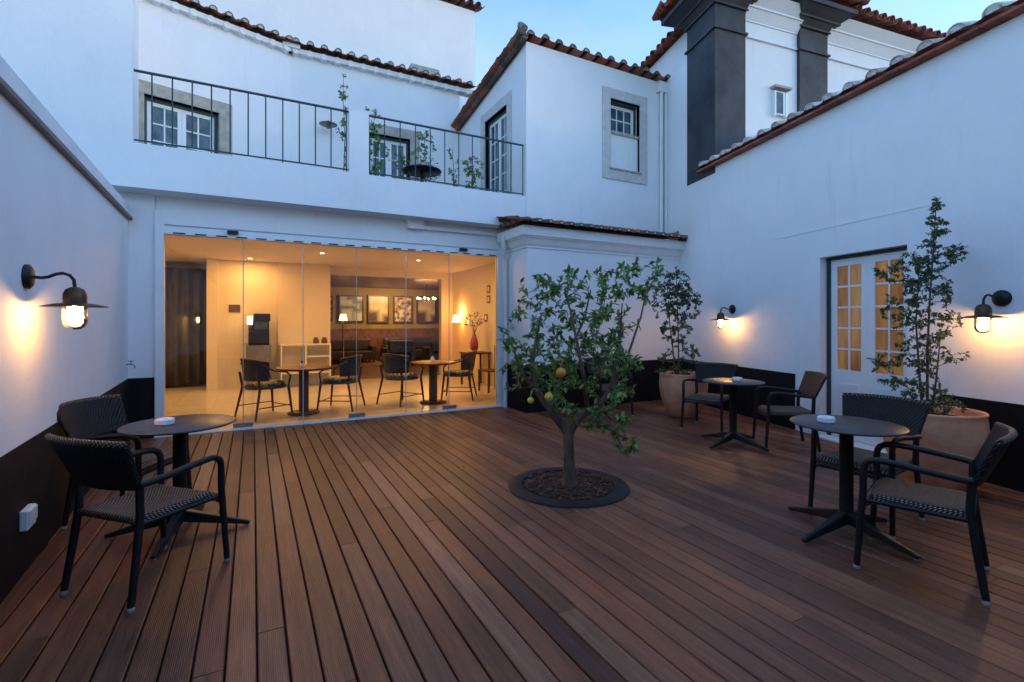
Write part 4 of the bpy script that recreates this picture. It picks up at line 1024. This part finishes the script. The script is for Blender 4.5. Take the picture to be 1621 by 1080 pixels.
limb([(901, 684, D0), (918, 658, D0), (945, 645, D0 + .03), (965, 620, D0 + .06), (975, 580, D0 + .08), (982, 530, D0 + .1), (985, 480, D0 + .1)], .044, .005)
limb([(870, 650, D0), (885, 610, D0 + .15), (900, 560, D0 + .25), (925, 505, D0 + .3), (935, 460, D0 + .3)], .024, .006)
limb([(850, 620, D0 - .08), (825, 590, D0 - .15), (812, 550, D0 - .2), (800, 520, D0 - .2)], .018, .005)
limb([(930, 650, D0), (925, 600, D0 - .25), (915, 550, D0 - .4), (905, 500, D0 - .35), (895, 460, D0 - .3)], .020, .005)
limb([(965, 620, D0 + .06), (995, 560, D0 + .1), (1015, 500, D0 + .1), (1025, 450, D0 + .1)], .016, .004)
limb([(945, 645, D0 + .03), (960, 655, D0 - .15), (975, 668, D0 - .25), (995, 695, D0 - .3)], .010, .004)
clumps = [(870, 438, 26, 8), (850, 470, 38, 12), (826, 520, 34, 9), (862, 515, 40, 14), (935, 440, 26, 8), (925, 485, 42, 16), (975, 440, 28, 10), (985, 490, 45, 20), (960, 520, 40, 16), (1000, 450, 30, 9), (890, 480, 40, 10), (905, 440, 22, 5),
          (1030, 420, 22, 7), (1022, 455, 24, 7), (900, 540, 50, 24), (850, 565, 48, 22), (940, 565, 55, 30), (985, 555, 40, 20), (825, 600, 34, 12), (880, 600, 46, 22), (945, 612, 50, 26), (985, 595, 32, 14), (900, 635, 40, 14), (800, 545, 22, 5),
          (945, 668, 20, 6), (975, 675, 24, 11), (993, 703, 15, 6)]
tips = []
for (x, y, r_, n) in clumps:
    for _ in range(max(4, int(n * .92))):
        an = random.uniform(0, 2 * PI); rr = r_ * math.sqrt(random.random())
        dep = .38 if y < 650 else .1
        tips.append(at(x + rr * math.cos(an), y + rr * math.sin(an) * .9, D0 + random.uniform(-dep, dep) + (0 if y < 650 else -.22)))
LC = [(.12, .23, .05), (.15, .29, .06), (.09, .175, .055), (.21, .35, .08), (.13, .25, .07), (.30, .40, .10), (.07, .135, .045), (.17, .28, .10)]
grow(limbs, tips, wood, lv, .004, (8, 13), .064, .028, LC, last=.7)
wood.build('trunk', 'bark', lt_); lv.build('crown', 'leaf', lt_)
for (x, y, d_, r_, mt) in ((888, 590, D0 - .42, .040, 'orange'), (869, 628, D0 - .3, .036, 'lemon'), (840, 634, D0 - .25, .028, 'lemon')):
    p = at(x, y, d_); MB().lathe([(0, -r_ * 1.05), (r_ * .5, -r_ * .85), (r_ * .87, -r_ * .5), (r_, 0), (r_ * .87, r_ * .5), (r_ * .5, r_ * .87), (r_ * .1, r_), (0, r_)], 20, p).tube([p + Vector((0, 0, r_ * .9)), p + Vector((.01, 0, r_ + .05))], .003, 5).build('fruit', mt, lt_)
# ring and soil
t = thing('tree_ring', 'flat round black metal ring set in the deck round the citrus tree', 'tree ring', (2.47, 3.60, 0))
MB().lathe([(.405, .0), (.405, .016), (.412, .020), (.522, .012), (.530, .008), (.530, .0)], 72).build('ring', 'ring', t)
so_ = MB().lathe([(.408, .006), (.3, .010), (.15, .018), (0, .02)], 48).build('soil', 'soil', t)
ch = MB()
for _ in range(650):
    a = random.uniform(0, 2 * PI); r_ = .395 * math.sqrt(random.random()); s_ = random.uniform(.006, .018)
    mt = Matrix.Translation((r_ * math.cos(a), r_ * math.sin(a), .014 + random.uniform(0, .008))) @ Matrix.Rotation(random.uniform(0, 6), 4, 'Z') @ Matrix.Rotation(random.uniform(-.5, .5), 4, 'X')
    ch.box(-s_, s_, -s_ * .5, s_ * .5, -.002, .003, mt)
tag(ch.build('bark_chips', 'chip', None, (2.47, 3.60, .004)), 'brown bark chips scattered on the soil under the citrus tree', 'bark chips', kind='stuff')
# ---- pots
def pot(x, y, s, lb, sz=1):
    t = thing('terracotta_pot', lb, 'pot', (x, y, 0), 0, 'large terracotta pots')
    pr = [(0, .0), (.19, .0), (.215, .02), (.275, .14), (.325, .28), (.352, .42), (.358, .52), (.350, .60), (.345, .64), (.352, .655), (.350, .668), (.325, .668), (.318, .64), (.31, .60)]
    MB().lathe([(a * s, b_ * s * sz) for a, b_ in pr], 56).build('body', 'terra', t)
    MB().lathe([(.315 * s, .595 * s * sz), (.15, .62 * s * sz), (0, .625 * s * sz)], 32).build('soil', 'soil', t)
    return t
pot(5.86, 5.43, 1.0, 'large terracotta pot in the far corner holding a slim tree')
pot(5.30, 2.08, 1.02, 'large terracotta pot beside the glazed door under the near right lantern')
SC = [(.055, .10, .035), (.08, .135, .045), (.04, .075, .035), (.10, .15, .055), (.065, .11, .05), (.13, .15, .055)]
def slim(lb, stems, clumps, D, dep, n_leaf, ln, wd, r0):
    t = thing('potted_tree', lb, 'tree'); wd_ = MB(); lf = MB(); lim = []
    for pts in stems:
        P = [at(*p) for p in pts]; n = len(P); lim.append((P, [r0 + (.003 - r0) * i / (n - 1) for i in range(n)]))
    tp = []
    for (x, y, rx, ry, n) in clumps:
        for _ in range(int(n * 2.0)):
            an = random.uniform(0, 2 * PI); q = math.sqrt(random.random())
            tp.append(at(x + rx * q * math.cos(an), y + ry * q * math.sin(an), D + random.uniform(-dep, dep)))
    grow(lim, tp, wd_, lf, .0022, n_leaf, ln, wd, SC, last=.9, min_r=.0010)
    wd_.build('trunk', 'bark2', t); lf.build('crown', 'leaf', t)
D1 = 7.55
slim('slim small leaved tree in the far terracotta pot', [[(1074, 600, D1), (1074, 540, D1), (1072, 480, D1), (1070, 422, D1)], [(1070, 600, D1), (1066, 560, D1 + .05), (1060, 510, D1 + .1), (1056, 450, D1 + .1)]],
     [(1070, 455, 26, 34, 34), (1085, 480, 26, 30, 30), (1052, 480, 22, 34, 20), (1070, 520, 26, 30, 24), (1075, 565, 36, 30, 20), (1068, 590, 30, 10, 12), (1100, 555, 12, 12, 4)], D1, .28, (15, 22), .040, .021, .014)
D2 = 4.33
slim('tall slim small leaved tree in the near terracotta pot, before the glazed door', [[(1468, 664, D2), (1468, 560, D2), (1472, 470, D2), (1478, 390, D2), (1482, 318, D2)], [(1462, 664, D2 - .03), (1455, 590, D2 - .05), (1450, 510, D2 - .05), (1455, 430, D2 - .05)], [(1474, 664, D2 + .04), (1482, 600, D2 + .06), (1490, 520, D2 + .08)]],
     [(1483, 330, 14, 18, 6), (1482, 365, 22, 26, 14), (1478, 410, 36, 28, 26), (1515, 400, 20, 16, 6), (1440, 430, 30, 30, 18), (1400, 430, 22, 14, 6), (1470, 460, 40, 34, 26), (1425, 485, 34, 26, 16), (1460, 520, 44, 32, 24), (1500, 510, 26, 22, 10),
      (1440, 560, 34, 26, 14), (1480, 570, 36, 28, 16), (1400, 575, 22, 18, 7), (1395, 600, 24, 14, 5), (1430, 615, 34, 16, 10), (1475, 625, 38, 22, 20), (1500, 645, 28, 12, 14), (1530, 565, 10, 8, 2)], D2, .27, (12, 18), .030, .0165, .013)

# ------------------------------------------------------------------ balcony things
def planter(x, y, w_, h_, lb):
    t = thing('balcony_planter', lb, 'planter', (x, y, 3.206), 0, 'black planters on the balcony')
    MB().box(-w_, w_, -.11, .11, 0, h_).box(-w_ - .01, w_ + .01, -.12, .12, h_, h_ + .02).build('box', 'iron', t)
    MB().box(-w_ + .01, w_ - .01, -.10, .10, h_ + .0202, h_ + .026).build('soil', 'soil', t)
def bal_plant(x, y, h_, r_, n, lb, zb=3.63, ln=.05):
    t = thing('balcony_plant', lb, 'plant', (0, 0, 0), 0, 'small plants on the balcony'); wd_ = MB(); lf = MB()
    P = [Vector((x, y, zb)), Vector((x + .02, y, zb + h_ * .4)), Vector((x - .01, y, zb + h_ * .8)), Vector((x, y, zb + h_))]
    tp = [Vector((x + random.gauss(0, r_), y + random.gauss(0, r_), zb + random.uniform(.03, h_))) for _ in range(int(n * 2.2))]
    grow([(P, [.008, .006, .004, .002])], tp, wd_, lf, .0018, (6, 9), ln, ln * .5, LC[:5], last=.7, min_r=.001)
    wd_.build('stem', 'bark2', t); lf.build('leaves', 'leaf', t)
planter(1.16, 7.75, .10, .42, 'small black planter just left of the white balcony pier')
bal_plant(1.21, 7.70, 1.55, .045, 12, 'tall thin climber left of the white balcony pier')
planter(1.70, 7.75, .14, .42, 'small black planter just right of the white balcony pier')
bal_plant(1.68, 7.75, 1.15, .09, 30, 'leafy climber right of the white balcony pier')
planter(2.62, 8.15, .12, .40, 'black planter behind the balcony table')
bal_plant(2.62, 8.15, 1.15, .11, 34, 'bushy plant behind the balcony table', 3.6)
planter(3.02, 7.80, .17, .48, 'wider black planter right of the balcony table')
planter(3.35, 7.80, .12, .38, 'black planter nearest the green door of the balcony')
bal_plant(3.35, 7.80, .75, .09, 36, 'dense plant with pale leaves near the green balcony door', 3.55)
bal_plant(3.00, 7.80, .7, .06, 8, 'sparse twig plant right of the balcony table', 3.7)
bal_plant(2.2, 8.0, .85, .08, 16, 'thin plant left of the balcony table', 3.4)
t = thing('balcony_table', 'round black table standing behind the balcony railing', 'table', (2.45, 7.78, 3.206))
MB().lathe([(0, .70), (.31, .70), (.32, .715), (.31, .73), (0, .73)], 36).build('table_top', 'iron', t)
MB().lathe([(.2, 0), (.2, .02), (.03, .05), (.03, .70)], 20).build('stand', 'iron', t)

# small litter on the deck
for i, (x, y) in enumerate(((878, 704), (958, 786), (1016, 852), (1008, 856), (736, 741), (850, 735))):
    d_ = 775 * 1.45 / (y - 510); p = at(x, y, d_); p.z = .004
    q = MB(); add_leaf(q, p, Vector((random.uniform(-1, 1), random.uniform(-1, 1), .05)), .035, .018, (.30, .24, .14))
    o = q.build('fallen_leaf', 'leaf'); tag(o, ['small dry leaf on the deck just left of the citrus trunk', 'small dry leaf on the deck close in front of the tree ring', 'dry leaf on the open deck right of centre', 'dry leaf touching another on the open deck right of centre', 'small dry leaf on the deck left of the tree ring', 'dry leaf on the deck behind the left side of the tree ring'][i], 'leaf', 'dry leaves on the deck')
